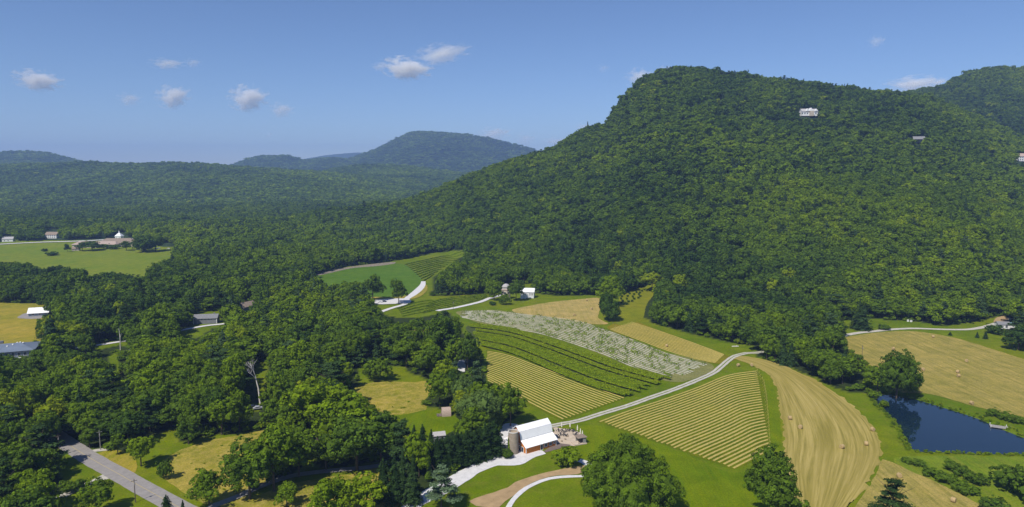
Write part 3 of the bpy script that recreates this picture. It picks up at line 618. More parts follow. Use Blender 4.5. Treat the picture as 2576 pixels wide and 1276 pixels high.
# manual trees: x, top, base, width (all as seen), kind, tone, label
MT = [
 ('conifer_tree',105,1068,1182,100,'P1',.45,'tall dark pine leaning over the left edge of the paved road'),
 ('conifer_tree',18,1150,1300,75,'P0',.3,'dark pine in the lower left corner of the view'),
 ('broadleaf_tree',92,1172,1292,88,'B0',.62,'light green tree at the lower left, below the tall roadside pine'),
 ('broadleaf_tree',246,1206,1292,76,'B4',.5,'round green tree below the junction of the pale driveway'),
 ('broadleaf_tree',297,1092,1143,46,'B2',.45,'small green tree on the right verge of the paved road'),
 ('broadleaf_tree',355,1090,1173,66,'B3',.66,'spreading light green tree on the verge right of the road'),
 ('shrub',416,1160,1206,38,'S0',.4,'small dark rounded tree alone in the roadside meadow'),
 ('broadleaf_tree',527,1176,1272,84,'B1',.52,'loose green tree at the bottom of the roadside meadow'),
 ('broadleaf_tree',628,1108,1256,120,'B4',.38,'large dark green tree at the right end of the roadside meadow'),
 ('broadleaf_tree',690,1056,1236,130,'B0',.52,'tall tree behind the right end of the roadside meadow'),
 ('broadleaf_tree',752,1078,1200,100,'B5',.45,'tree standing over the left end of the narrow lane'),
 ('conifer_tree',421,1243,1310,46,'C1',.3,'dark conifer cut by the bottom edge beside the road'),
 ('conifer_tree',462,1257,1310,26,'C2',.3,'slim dark conifer on the bottom edge right of the road'),
 ('shrub',176,1212,1238,46,'S1',.4,'low hedge shrub beside the pale driveway'),
 ('shrub',205,1205,1226,26,'S0',.45,'small shrub between the driveway and the road'),
 ('broadleaf_tree',226,1078,1126,56,'B2',.42,'bushy tree above the short gravel apron'),
 ('broadleaf_tree',322,1030,1118,76,'B5',.22,'dark tree on the left rim of the roadside meadow'),
 ('broadleaf_tree',474,1050,1118,54,'B7',.36,'grey green tree at the upper rim of the roadside meadow'),
 ('broadleaf_tree',800,950,1110,140,'B4',.66,'broad sunlit tree left of the tall grass meadow'),
 ('broadleaf_tree',868,985,1150,136,'B0',.6,'wide light green tree below the tall grass meadow'),
 ('broadleaf_tree',898,1036,1184,140,'B3',.34,'large dark green tree above the narrow lane'),
 ('broadleaf_tree',958,1034,1168,116,'B5',.3,'dark tree at the lower left of the cabin lawn'),
 ('broadleaf_tree',820,1100,1182,92,'B1',.45,'tree in front of the house hidden above the lane'),
 ('conifer_tree',1043,1066,1152,46,'C0',.32,'leftmost of three dark conifers below the cabin lawn'),
 ('conifer_tree',1064,1065,1166,52,'C1',.3,'middle one of three dark conifers below the cabin lawn'),
 ('conifer_tree',1086,1077,1172,50,'C0',.3,'rightmost of three dark conifers below the cabin lawn'),
 ('conifer_tree',966,1150,1260,66,'C1',.28,'leftmost conifer of the dark clump by the lower drive'),
 ('conifer_tree',994,1146,1264,70,'C0',.28,'stout conifer second in the dark clump by the lower drive'),
 ('conifer_tree',1014,1122,1262,44,'C2',.5,'slender pointed conifer rising above the dark clump'),
 ('conifer_tree',1040,1142,1268,58,'C2',.42,'pointed conifer at the right of the dark clump'),
 ('conifer_tree',1080,1158,1205,24,'C2',.75,'small light green cypress right of the dark clump'),
 ('conifer_tree',1110,1170,1282,78,'P0',.95,'bluish green spruce standing over the white driveway'),
 ('broadleaf_tree',826,1190,1310,96,'B7',.62,'light green tree at the bottom edge, left of centre'),
 ('broadleaf_tree',908,1188,1300,104,'B0',.70,'yellow green tree at the bottom edge left of the conifer clump'),
 ('broadleaf_tree',722,1212,1274,58,'B7',.55,'thin open tree on the grass below the narrow lane'),
 ('willow_tree',1205,985,1088,112,'W',.6,'pale green willow with a wide rounded crown'),
 ('willow_tree',1168,948,1030,66,'W',.45,'smaller pale willow behind the wide one'),
 ('broadleaf_tree',1106,935,1022,66,'B4',.56,'yellowish round tree above the arched cabin'),
 ('broadleaf_tree',1140,925,1000,54,'B5',.2,'dark round tree right of the yellowish one above the cabin'),
 ('conifer_tree',1192,918,992,46,'C1',.4,'dark conifer beside the straw rows'),
 ('conifer_tree',1216,938,1006,36,'C0',.45,'small conifer at the left edge of the straw rows'),
 ('broadleaf_tree',1284,962,1072,74,'B1',.5,'green tree rising behind the left end of the barn'),
 ('broadleaf_tree',1240,975,1076,64,'B5',.4,'green tree between the willow and the barn'),
 ('broadleaf_tree',1176,832,930,50,'B5',.34,'tall dark tree at the left end of the leafy vineyard'),
 ('broadleaf_tree',1110,785,908,92,'B6',.32,'tallest dark tree, left of the pale vineyard'),
 ('broadleaf_tree',1052,826,880,66,'N',.5,'tan flowering tree in front of the tall dark tree'),
 ('broadleaf_tree',1022,845,925,60,'B3',.5,'green tree left of the tan flowering tree'),
 ('broadleaf_tree',1085,860,955,70,'B0',.42,'green tree below the tallest dark tree'),
 ('shrub',948,903,958,70,'S0',.5,'round bushy tree in the upper part of the cabin meadow'),
 ('shrub',1276,1127,1152,27,'U',.30,'clipped round bush at the foot of the silo'),
 ('shrub',1424,1130,1172,66,'S1',.66,'low spreading light green tree in front of the patio'),
 ('shrub',1387,1076,1086,12,'U',.62,'small round bush at the barn corner of the patio'),
 ('broadleaf_tree',1576,1118,1292,240,'O',.34,'huge spreading oak at the bottom centre of the view'),
 ('broadleaf_tree',1938,1116,1330,150,'T',.40,'tall dark tree on the bottom edge between striped field and hay'),
 ('conifer_tree',2243,1203,1325,100,'P1',.35,'dark pine standing in the lower right hay field'),
 ('shrub',1530,737,806,58,'E',.22,'dark egg-shaped conifer beside the tan hay field'),
 ('broadleaf_tree',1536,688,770,62,'B6',.62,'bright green tree just behind the egg-shaped conifer'),
 ('broadleaf_tree',1243,705,757,36,'B1',.5,'oval tree left of the round tower'),
 ('broadleaf_tree',1298,700,757,40,'B5',.32,'oval dark tree between the round tower and white house'),
 ('shrub',1269,741,767,30,'S0',.5,'bush at the foot of the round tower'),
 ('shrub',1239,757,768,16,'U',.2,'dark clipped bush where the vineyard road ends'),
 ('broadleaf_tree',938,688,757,52,'B1',.36,'oval tree in front of the smooth green field'),
 ('broadleaf_tree',1003,697,764,44,'B7',.40,'tree standing at the gravel bend'),
 ('conifer_tree',2165,762,828,62,'C1',.42,'broad dark spruce beside the right gravel lane'),
 ('conifer_tree',2100,738,800,84,'P0',.5,'dark pine at the edge of the woods left of the broad spruce'),
 ('shrub',2223,815,829,28,'U',.35,'round bush on the grass right of the broad spruce'),
 ('broadleaf_tree',2254,880,1005,90,'D',.34,'rounded dense tree at the head of the pond'),
 ('broadleaf_tree',2206,915,994,62,'B3',.5,'smaller tree left of the pond-head tree'),
 ('shrub',2292,965,988,28,'S1',.62,'light shrub right of the pond-head tree'),
 ('conifer_tree',2166,899,915,12,'C0',.3,'tiny conifer in the hay beside the wooden pole'),
 ('broadleaf_tree',1640,680,735,48,'B3',.84,'bright yellow green tree at the top of the grass wedge'),
 ('broadleaf_tree',1708,686,750,52,'B6',.78,'yellow green tree in the wood edge right of the grass wedge'),
 ('conifer_tree',2390,834,844,12,'C0',.4,'leftmost young conifer below the right lane'),
 ('conifer_tree',2458,834,850,12,'C0',.4,'second young conifer below the right lane'),
 ('conifer_tree',2479,833,853,15,'C1',.35,'largest young conifer below the right lane'),
 ('conifer_tree',2551,868,881,11,'C0',.45,'young conifer nearest the right edge of the view'),
 ('shrub',2531,845,855,9,'S0',.97,'small shrub near the right edge'),
 ('shrub',2500,818,840,40,'S0',.2,'dark shrub below the small white building'),
 ('broadleaf_tree',2562,822,880,70,'B5',.14,'dark tree at the right edge beside the small white building'),
 ('broadleaf_tree',2590,810,870,60,'B4',.2,'dark tree cut by the right edge'),
 ('shrub',19,660,672,16,'U',.12,'dark ball-shaped bush in the far left pasture'),
 ('shrub',112,626,633,18,'S0',.15,'low dark shrub in the middle of the far pasture'),
 ('shrub',131,634,643,28,'S1',.12,'flat dark shrub clump below the middle shrub of the pasture'),
 ('broadleaf_tree',170,612,634,14,'B7',.12,'thin dark tree in the far pasture'),
 ('broadleaf_tree',207,608,632,28,'B1',.25,'tree at the left end of the long brown building'),
 ('broadleaf_tree',232,603,631,42,'B0',.3,'largest tree in front of the long brown building'),
 ('shrub',262,614,627,26,'S0',.32,'shrub in front of the middle of the long brown building'),
 ('shrub',288,616,627,24,'S1',.28,'shrub right of the middle of the long brown building'),
 ('broadleaf_tree',318,606,631,32,'B2',.3,'tree at the right end of the long brown building'),
 ('broadleaf_tree',360,585,636,46,'B0',.28,'left one of two big trees right of the brown building'),
 ('broadleaf_tree',392,592,633,44,'B4',.32,'right one of two big trees right of the brown building'),
 ('shrub',2282,1152,1164,30,'S0',.45,'grey green shrub at the left end of the pond bank'),
 ('shrub',2310,1158,1172,30,'S1',.42,'second shrub from the left on the pond bank'),
 ('shrub',2339,1178,1196,42,'S0',.38,'third shrub from the left on the pond bank'),
 ('shrub',2372,1188,1211,48,'S1',.42,'wide shrub in the lower row on the pond bank'),
 ('shrub',2415,1208,1230,48,'S0',.45,'rounded shrub at the bottom of the lower row'),
 ('shrub',2436,1222,1242,46,'S1',.42,'last shrub of the lower row on the pond bank'),
 ('shrub',2393,1162,1182,40,'S1',.4,'top shrub of the upper row on the pond bank'),
 ('shrub',2418,1172,1196,44,'S0',.36,'second shrub of the upper row on the pond bank'),
 ('shrub',2440,1185,1208,40,'S1',.4,'third shrub of the upper row on the pond bank'),
 ('shrub',2462,1195,1220,42,'S0',.36,'last shrub of the upper row on the pond bank'),
 ('shrub',2508,1258,1290,60,'S1',.3,'shrub on the bottom edge in the right corner'),
 ('shrub',2545,1180,1235,80,'S1',.34,'big leafy thicket left of the right edge'),
 ('shrub',2590,1185,1260,90,'S0',.38,'big leafy thicket cut by the right edge'),
 ('shrub',2498,1029,1045,36,'S0',.45,'grey green shrub above the far bank of the pond'),
 ('shrub',2526,1037,1053,36,'S1',.45,'middle grey green shrub above the far bank'),
 ('shrub',2556,1046,1064,40,'S0',.42,'right grey green shrub above the far bank'),
 ('shrub',2200,985,1003,30,'S1',.5,'shrub at the left tip of the pond'),
 ('shrub',2222,1008,1026,24,'S0',.58,'leafy shrub on the left bank of the pond'),
]
TREEPOS = []
def place(name, x, y, z, crown, trunk, sw, sh, tone, rz, label, cat, group=None):
    if trunk is None:
        o = link(name, crown); tag(o, label, cat, group); o.location = (x, y, z); o.rotation_euler = (0, 0, rz); o.scale = (sw, sw, sh); o['tone'] = tone; return o
    r = empty(name, (x, y, z), rz, label, cat, group); r.scale = (sw, sw, sh)
    c = link('crown', crown, r); c['tone'] = tone; link('trunk', trunk, r); return r
TAN = assemble('crown', crown_parts(93, 16, 11, 20, 4200, .5, .05, 'round'), [TANLEAF])
DENSE = (assemble('crown', crown_parts(94, 16, 14, 36, 9000, .5, -.05, 'round', True, None, 330, .95), [LEAF]), assemble('trunk', [trunk_parts(9, 16, .4)], [BARK]))
EGG = assemble('crown', crown_parts(91, 10, 10, 34, 7000, .38, -.06, 'cone', True, None, 300, .7), [LEAF])
KIND = {'D': (DENSE, 14, 16), 'N': ((TAN, BROAD[0][1]), 11, 16), 'O': (BIGOAK, 33, 22), 'T': (BIGTREE, 16, 24), 'W': (WILL, 15, 14), 'U': ((BUSH, None), 4, 4), 'E': ((EGG, None), 10, 10), 'S0': ((SHRUB[0], None), 5, 4), 'S1': ((SHRUB[1], None), 5, 4)}
for i in range(8): KIND['B%d' % i] = (BROAD[i], W0_, H0)
for i in range(3): KIND['C%d' % i] = (CONIF[i], [8, 8.5, 7][i], 18)
for i in range(2): KIND['P%d' % i] = (PINE[i], 10, 20)
CAT = {'conifer_tree': 'conifer', 'broadleaf_tree': 'tree', 'shrub': 'shrub', 'willow_tree': 'willow'}
rr = random.Random(5); nman = {'broadleaf_tree': 0, 'conifer_tree': 0}
for (nm, px, yt, yb, wd, k, tone, lab) in MT:
    x, y, z = Wp(px, yb); hgt = height_at(y, yt, z); wm = wd/F*(y*CP-(z-CAMH)*SP); (cr, tr), w0, h0 = KIND[k]
    if k == 'O': tone += .1
    place(nm, x, y, z-.05, cr, tr, wm/w0, hgt/h0, tone, rr.random()*6.28, lab, CAT[nm]); TREEPOS.append((x, y, wm/2))
    if nm in nman: nman[nm] += 1
# row of conifers screening the driveway
for i in range(13):
    t = i/12; px = 1102+t*142; yb = 1188-44*t-(i % 2)*7; x, y, z = Wp(px, yb); hgt = height_at(y, float(np.interp(t, [0, .15, .3, .5, .7, .85, 1], [1096, 1090, 1082, 1080, 1073, 1060, 1046]))+(i*5 % 7), z)
    place('conifer_tree', x, y, z, CONIF[1][0], CONIF[0][1], (58+(i*7 % 9))/F*270/8.2, hgt/18, .22+.05*(i % 4), i*1.7,
          ORD[i]+' from the left in the dark conifer screen above the white driveway', 'conifer', 'conifer screen along the white driveway'); TREEPOS.append((x, y, 4)); nman['conifer_tree'] += 1
# dead tree
def deadtree():
    x, y, z = Wp(656, 1026); m = MB(); g = random.Random(3)
    def br(p, d, l, r, k):
        q = p
        for sg in range(2):
            dd = (d+Vector((g.uniform(-.16, .16), g.uniform(-.16, .16), .05))).normalized(); e = q+dd*l/2; m.tube(q, e, r*(1-.2*sg), r*(.8-.22*sg), 6, False); q = e
        if k == 0: return
        for _ in range(3):
            dd = (d+Vector((g.uniform(-.75, .75), g.uniform(-.75, .75), g.uniform(.0, .35)))).normalized(); br(p+(q-p)*g.uniform(.55, 1), dd, l*g.uniform(.55, .85), r*.52, k-1)
    o = empty('dead_tree', (x, y, z), 0, 'bare grey dead tree with forked branches in the woods', 'dead tree')
    m.tube((0, 0, -.5), (-.6, 0, 7.5), .40, .30, 8); br(Vector((-.6, 0, 7.5)), Vector((-.15, 0, 1)).normalized(), 5.4, .26, 4); m.build('trunk', DEADW, o); o.scale = (1.2, 1.2, 1.25)
    TREEPOS.append((x, y, 3)); return o
deadtree()
snag_lab = ['thin bare trunk standing left of the grey shed lane', 'pale bare trunk by the woodland lane', 'left one of two slim pale snags amid the woods', 'right one of two slim pale snags amid the woods', 'pale snag above the grove right of the lower meadow']
for i, (px, yt, yb) in enumerate([(303, 826, 886), (325, 850, 886), (553*1, 985, 1020), (559, 975, 1022), (356*1, 975, 1019)]):
    x, y, z = Wp(px, yb); m = MB(); h = height_at(y, yt, z); m.tube((0, 0, -.3), (.4, 0, h*.6), .28, .2, 6); m.tube((.4, 0, h*.6), (-.1, .2, h), .2, .08, 6); m.tube((.4, 0, h*.6), (1.3, .2, h*.8), .12, .04, 5)
    o = m.build('bare_trunk', DEADW); o.location = (x, y, z); tag(o, snag_lab[i], 'dead tree')
#@FOREST
def field(y0, y1, s, seed, umax=.86):
    g = np.random.default_rng(seed); xs = np.arange(-y1*umax, y1*umax, s); yy = np.arange(y0, y1, s)
    X, Y = np.meshgrid(xs, yy); X = X+(g.random(X.shape)-.5)*s*.95; Y = Y+(g.random(Y.shape)-.5)*s*.95; k = np.abs(X/Y) < umax
    X = X[k]; Y = Y[k]; return X, Y, g
def visible(X, Y, Z, tol):
    vis = np.ones(len(X), bool)
    for f in np.linspace(.12, .985, 46):
        vis &= H(X*f, Y*f) < (CAMH+(Z-CAMH)*f)+tol
    return vis
def make_zone(y0, y1, s, seed, hmean, tol=14):
    X, Y, g = field(y0, y1, s, seed); Z = H(X, Y)
    hh = hmean*(.76+.5*g.random(len(X))**1.2)*(.9+.25*vnoise(X/60, Y/60, 71)); ww = s*(1.22+.75*g.random(len(X))**1.4)
    big = g.random(len(X)) < .05; hh = np.where(big, hh*1.3, hh); ww = np.where(big, ww*1.25, ww)
    px, py = proj(X, Y, Z); keep = (py < 1420) & (px > -260) & (px < 2860)
    X, Y, Z, hh, ww = X[keep], Y[keep], Z[keep], hh[keep], ww[keep]
    bad = np.zeros(len(X), bool)
    for (dx, fz) in ((0, 0), (0, .5), (0, .93), (-.36, .55), (.36, .55), (-.36, .2), (.36, .2)):
        qx, qy = proj(X+dx*ww, Y, Z+hh*fz); bad |= open_at(qx, qy)
    for (tx, ty, tr) in TREEPOS: bad |= np.hypot(X-tx, Y-ty) < tr*.8+ww*.25
    keep = ~bad; X, Y, Z, hh, ww = X[keep], Y[keep], Z[keep], hh[keep], ww[keep]
    v = visible(X, Y, Z+hh, tol); return X[v], Y[v], Z[v], hh[v], ww[v]
def tones(X, Y, seed):
    g = np.random.default_rng(seed)
    t = .43+.30*(vnoise(X/42, Y/60, 81)-.5)+.34*(vnoise(X/170, Y/230, 82)-.5)+.085*g.normal(size=len(X)); t = np.minimum(t, .72)
    r = g.random(len(X)); t = np.where(r > .985, .74+.08*g.random(len(X)), t); 
    return np.clip(t, .02, 1)
def lodmesh(name, parts, tr, mat): return assemble(name, parts+([(tr[0], tr[1], 1, None)] if tr is not None else []), [mat, BARK])
def hidden_obj(name, me): return bpy.data.objects.new(name, me)
LODA = [hidden_obj('tree_source', lodmesh('tree_source', crown_parts(110+i, H0, W0_, 17, 1700, .85, .08, sh, True, None, 120, 1.0), trunk_parts(i, H0, .3, 1, 2), LEAF)) for i, sh in enumerate(['round', 'oval', 'cone', 'flat', 'round', 'oval'])] + \
       [hidden_obj('tree_source', lodmesh('tree_source', pine_parts(120, 16, 9, 1300, .9), trunk_parts(1, 16, .3, 1, 2), NEEDLE)), hidden_obj('tree_source', lodmesh('tree_source', conifer_parts(121, 16, 8, 11, 1300, .9), None, NEEDLE))]
LODB = [hidden_obj('tree_source', lodmesh('tree_source', crown_parts(130+i, H0, W0_, 13, 560, 1.4, .03, sh, True, None, 50, 1.4), None, LEAF)) for i, sh in enumerate(['round', 'oval', 'cone', 'round', 'oval', 'flat'])] + \
       [hidden_obj('tree_source', lodmesh('tree_source', pine_parts(140, 16, 9, 420, 1.5), None, NEEDLE)), hidden_obj('tree_source', lodmesh('tree_source', conifer_parts(141, 16, 8, 8, 420, 1.5), None, NEEDLE))]
LODC = [hidden_obj('tree_source', lodmesh('tree_source', crown_parts(150+i, H0, W0_, 9, 150, 2.5, .0, sh, True, None, 22, 2.0), None, LEAF)) for i, sh in enumerate(['round', 'oval', 'cone', 'round', 'oval', 'flat'])]
def stuff_forest(name, data, lods, label, seed, conf=.2):
    X, Y, Z, hh, ww = data; g = np.random.default_rng(seed); n = len(X)
    me = bpy.data.meshes.new(name); me.vertices.add(n); me.vertices.foreach_set('co', np.stack([X, Y, Z-.3], -1).astype(np.float32).ravel())
    vid = g.integers(0, 6, n)
    if len(lods) > 6:
        c = (g.random(n) < conf*(.3+1.6*vnoise(X/120, Y/120, 91))); vid = np.where(c, g.integers(6, 8, n), vid)
    tn = tones(X, Y, seed+1); tn = np.where(vid > 5, np.clip(tn, .1, .75), tn)
    me.attributes.new('vid', 'INT', 'POINT').data.foreach_set('value', vid.astype(np.int32))
    me.attributes.new('tone', 'FLOAT', 'POINT').data.foreach_set('value', tn.astype(np.float32))
    me.attributes.new('scl', 'FLOAT_VECTOR', 'POINT').data.foreach_set('vector', np.stack([ww/W0_, ww/W0_, hh/H0], -1).astype(np.float32).ravel())
    me.attributes.new('rot', 'FLOAT_VECTOR', 'POINT').data.foreach_set('vector', np.stack([0*X, 0*X, g.random(n)*6.28], -1).astype(np.float32).ravel())
    o = link(name, me); tag(o, label, 'forest', None, 'stuff')
    ng = bpy.data.node_groups.new(name, 'GeometryNodeTree'); ng.interface.new_socket('Geometry', in_out='INPUT', socket_type='NodeSocketGeometry'); ng.interface.new_socket('Geometry', in_out='OUTPUT', socket_type='NodeSocketGeometry')
    N = ng.nodes; L = ng.links; gi = N.new('NodeGroupInput'); go = N.new('NodeGroupOutput'); ip = N.new('GeometryNodeInstanceOnPoints'); jn = N.new('GeometryNodeJoinGeometry')
    for k in reversed(range(len(lods))):
        oi = N.new('GeometryNodeObjectInfo'); oi.inputs['Object'].default_value = lods[k]; oi.inputs['As Instance'].default_value = True; L.new(oi.outputs['Geometry'], jn.inputs[0])
    def na(nm, ty): a = N.new('GeometryNodeInputNamedAttribute'); a.data_type = ty; a.inputs[0].default_value = nm; return a.outputs[0]
    L.new(gi.outputs[0], ip.inputs['Points']); L.new(jn.outputs[0], ip.inputs['Instance']); ip.inputs['Pick Instance'].default_value = True
    L.new(na('vid', 'INT'), ip.inputs['Instance Index']); L.new(na('scl', 'FLOAT_VECTOR'), ip.inputs['Scale']); L.new(na('rot', 'FLOAT_VECTOR'), ip.inputs['Rotation']); L.new(ip.outputs[0], go.inputs[0])
    md = o.modifiers.new('trees', 'NODES'); md.node_group = ng; print(name, n); return o
zA = make_zone(195, 880, 8.2, 1, 15.0)
# the nearest trees of the woods are things of their own
appar = zA[3]/zA[1]; order = np.argsort(-appar); spx, spy = proj(zA[0], zA[1], zA[2]); 
g0 = np.random.default_rng(8); iscon = g0.random(len(zA[0])) < .09
tone_all = tones(zA[0], zA[1], 2); tone_all = np.clip(tone_all+.09, 0, .86)
inframe = (spx > -40) & (spx < 2616) & (proj(zA[0], zA[1], zA[2]+zA[3])[1] < 1276)
pickb = [i for i in order if inframe[i] and not iscon[i]][:300-nman['broadleaf_tree']]; pickc = [i for i in order if inframe[i] and iscon[i]][:40]
LM = [('the paved road', 300, 1195), ('the blue-roofed building', 45, 880), ('the golden meadow house', 95, 790), ('the grey shed', 520, 805), ('the bare dead tree', 656, 950), ('the narrow lane', 840, 1185),
      ('the arched cabin', 1120, 1040), ('the tan flowering tree', 1052, 850), ('the tall grass meadow', 985, 1000), ('the willow', 1205, 1040), ('the roadside meadow', 520, 1150), ('the woodland lane', 245, 872), ('the white barn roof', 1340, 1090),
      ('the pond', 2400, 1090), ('the right gravel lane', 2300, 828), ('the curved hay field', 2060, 1060), ('the grass wedge', 1600, 770), ('the grove by the farm track', 1950, 850), ('the gravel lot', 980, 760)]
cnt = {}
def autolabel(i, kind):
    cx, cy_ = proj(zA[0][i], zA[1][i], zA[2][i]+zA[3][i]*.6); t = tone_all[i]
    j = min(range(len(LM)), key=lambda k: math.hypot(LM[k][1]-cx, (LM[k][2]-cy_)*1.3)); n, lx, ly = LM[j]
    side = ('left of' if cx < lx else 'right of') if abs(cx-lx) > abs(cy_-ly)*1.2 else ('above' if cy_ < ly else 'below')
    tn = 'dark green' if t < .3 else 'mid green' if t < .52 else 'light green' if t < .75 else 'yellow green' if t < .93 else 'tan'
    key = (kind, tn, side, n); cnt[key] = cnt.get(key, 0)+1; k = cnt[key]
    return (tn+' '+kind+' '+side+' '+n+', '+(ORD[k-1] if k <= len(ORD) else str(k)+'th')+' nearest such')
def near_order(idx):  # nearest to its landmark first, so that the ordinals are true
    def key(i):
        cx, cy_ = proj(zA[0][i], zA[1][i], zA[2][i]+zA[3][i]*.6); return min(math.hypot(l[1]-cx, (l[2]-cy_)*1.3) for l in LM)
    return sorted(idx, key=key)
for i in near_order(pickb):
    cr, tr = BROAD[int(g0.integers(0, 8))]
    place('broadleaf_tree', zA[0][i], zA[1][i], zA[2][i]-.2, cr, tr, zA[4][i]/W0_, zA[3][i]/H0, float(tone_all[i]), g0.random()*6.28, autolabel(i, 'broadleaf tree'), 'tree', 'broadleaf trees of the valley woods')
for i in near_order(pickc):
    cr, tr = (PINE[int(g0.integers(0, 2))] if g0.random() < .6 else CONIF[int(g0.integers(0, 3))])
    place('conifer_tree', zA[0][i], zA[1][i], zA[2][i]-.2, cr, tr, zA[4][i]/10, zA[3][i]*1.15/19, float(np.clip(tone_all[i], .2, .7)), g0.random()*6.28, autolabel(i, 'conifer'), 'conifer', 'conifers of the valley woods')
rest = np.ones(len(zA[0]), bool); rest[pickb+pickc] = False
stuff_forest('forest', tuple(a[rest] for a in zA), LODA, 'broadleaf woods filling the valley beyond the nearest trees', 3)
stuff_forest('mountain_forest', make_zone(880, 2100, 8.6, 11, 13.5), LODB, 'dense woods covering the mountain and middle distance', 13)
stuff_forest('distant_forest', make_zone(2100, 4700, 12.5, 21, 13, 20), LODC, 'hazy woods on the low hills', 23)
stuff_forest('horizon_forest', make_zone(4700, 6900, 25, 31, 15, 25), LODC, 'blue hazy woods on the horizon mountains', 33)
#@DETAILS
def undergrowth(name, X, Y, hmul, label, tone, lods, seed, sc=1.0):
    g = np.random.default_rng(seed); n = len(X); Z = H(X, Y)
    stuff_forest(name, (X, Y, Z, H0*hmul*(.6+.8*g.random(n)), W0_*hmul*sc*(.7+.8*g.random(n))), lods, label, seed)
    o = bpy.data.objects[name]; o['category'] = 'undergrowth'; o.data.attributes['tone'].data.foreach_set('value', np.clip(tone+.14*g.normal(size=n), 0, .86).astype(np.float32))
UG = [hidden_obj('bush_source', lodmesh('bush_source', crown_parts(170+i, H0, W0_, 12, 380, 1.7, -.1, 'flat', True, None, 40, 1.6), None, LEAF)) for i in range(6)]
X, Y, g = field(215, 900, 3.4, 61); Z = H(X, Y); a_, b_ = proj(X, Y, Z); c_, d_ = proj(X+1.5, Y-5.5, H(X+1.5, Y-5.5)); k = (~open_at(a_, b_)) & open_at(c_, d_) & (g.random(len(X)) < .8) & (a_ > -60) & (a_ < 2640)
road_ = wpts([(90,1060),(140,1097),(208,1142),(298,1193),(433,1268)])
k &= np.min([np.hypot(X-q[0], Y-q[1]) for q in smooth_line(road_, 6)], axis=0) > 7
undergrowth('undergrowth', X[k], Y[k], .20, 'bushes and saplings along the edges of the woods', .52, UG, 62, 1.5)
pb_ = np.array(smooth_line(POND, 1.1, True)); g = np.random.default_rng(63); pb_ = pb_+g.normal(size=pb_.shape)*.9; c0 = pb_.mean(0); pb_ = pb_+(pb_-c0)/np.linalg.norm(pb_-c0, axis=1)[:, None]*1.3
undergrowth('pond_bank_brush', pb_[:, 0], pb_[:, 1], .085, 'reeds and low brush round the bank of the pond', .60, UG, 64, 1.3)
X, Y, g = field(222, 330, 2.0, 65); a_, b_ = proj(X, Y, H(X, Y)); k = (inpoly(a_, b_, [(400,1165),(480,1130),(640,1088),(690,1085),(660,1110),(590,1150),(585,1210),(540,1262),(440,1215)]) | inpoly(a_, b_, [(893,978),(1080,958),(1066,1012),(1000,1045),(915,1020)])) & (g.random(len(X)) < .10) & (vnoise(X/9, Y/9, 66) > .5)
undergrowth('meadow_weeds', X[k], Y[k], .05, 'taller weeds scattered over the dry meadows', .80, UG, 66, 1.6)
# ------------------------------------------------------------------ vineyard rows
def rowline(A, B, t, n=60):
    a = resample(smooth_line(A, 4), n); b = resample(smooth_line(B, 4), n); return a*(1-t)+b*t
def strip(P, half, h, lift, g, wob=.12):
    """low rounded windrow of mulch along a line"""
    T = np.gradient(P, axis=0); T /= np.linalg.norm(T, axis=1)[:, None]+1e-9; N = np.stack([-T[:, 1], T[:, 0]], -1); n = len(P); V = []
    for k, (s, z) in enumerate(((-1, -.05), (-.6, .75), (0, 1), (.6, .75), (1, -.05))):
        q = P+N*((s*half*(1+wob*2*(g.random(n)-.5))))[:, None]; V.append(np.stack([q[:, 0], q[:, 1], H(q[:, 0], q[:, 1])+lift+z*h*(1+.4*(g.random(n)-.5))], -1))
    q = np.concatenate([np.stack([np.arange(n-1)+k*n, np.arange(1, n)+k*n, np.arange(1, n)+(k+1)*n, np.arange(n-1)+(k+1)*n], -1) for k in range(4)])[:, ::-1]
    return np.concatenate(V), q
def straw_rows(A, B, n, label, group, half=.75, h=.16, skip=()):
    g = np.random.default_rng(n); A = wpts(A); B = wpts(B)
    for i in range(n):
        if i in skip: continue
        P = rowline(A, B, i/(n-1), 70)
        e = (g.random()-.5)*1.5; d = P[1]-P[0]; P[0] -= d/np.linalg.norm(d)*e
        V, q = strip(P, half*(1+.25*(g.random()-.5)), h, .1, g)
        o = link('straw_row', npmesh('straw_row', V, [q], ['straw'], smooth=True))
        tag(o, ORD[i]+label, 'straw row', group)
straw_rows([(1510,1061),(1577,1036),(1666,1007),(1756,975),(1831,945),(1903,934)], [(1845,1178),(1876,1162),(1915,1142),(1936,1133)], 31, ' straw row counted from the farm track in the large striped field', 'straw rows of the large striped field', .50)
straw_rows([(1226,884),(1280,895),(1350,921),(1420,947),(1500,977),(1570,1002)], [(1226,956),(1260,975),(1310,1000),(1360,1026),(1418,1055)], 18, ' straw row from the leafy vines in the left striped field', 'straw rows of the left striped field', .44)
straw_rows([(1590,811),(1657,833),(1756,868),(1822,893)], [(1535,828),(1620,860),(1690,886),(1760,905),(1800,913)], 13, ' straw row from the woods in the upper striped field', 'straw rows of the upper striped field', .44)
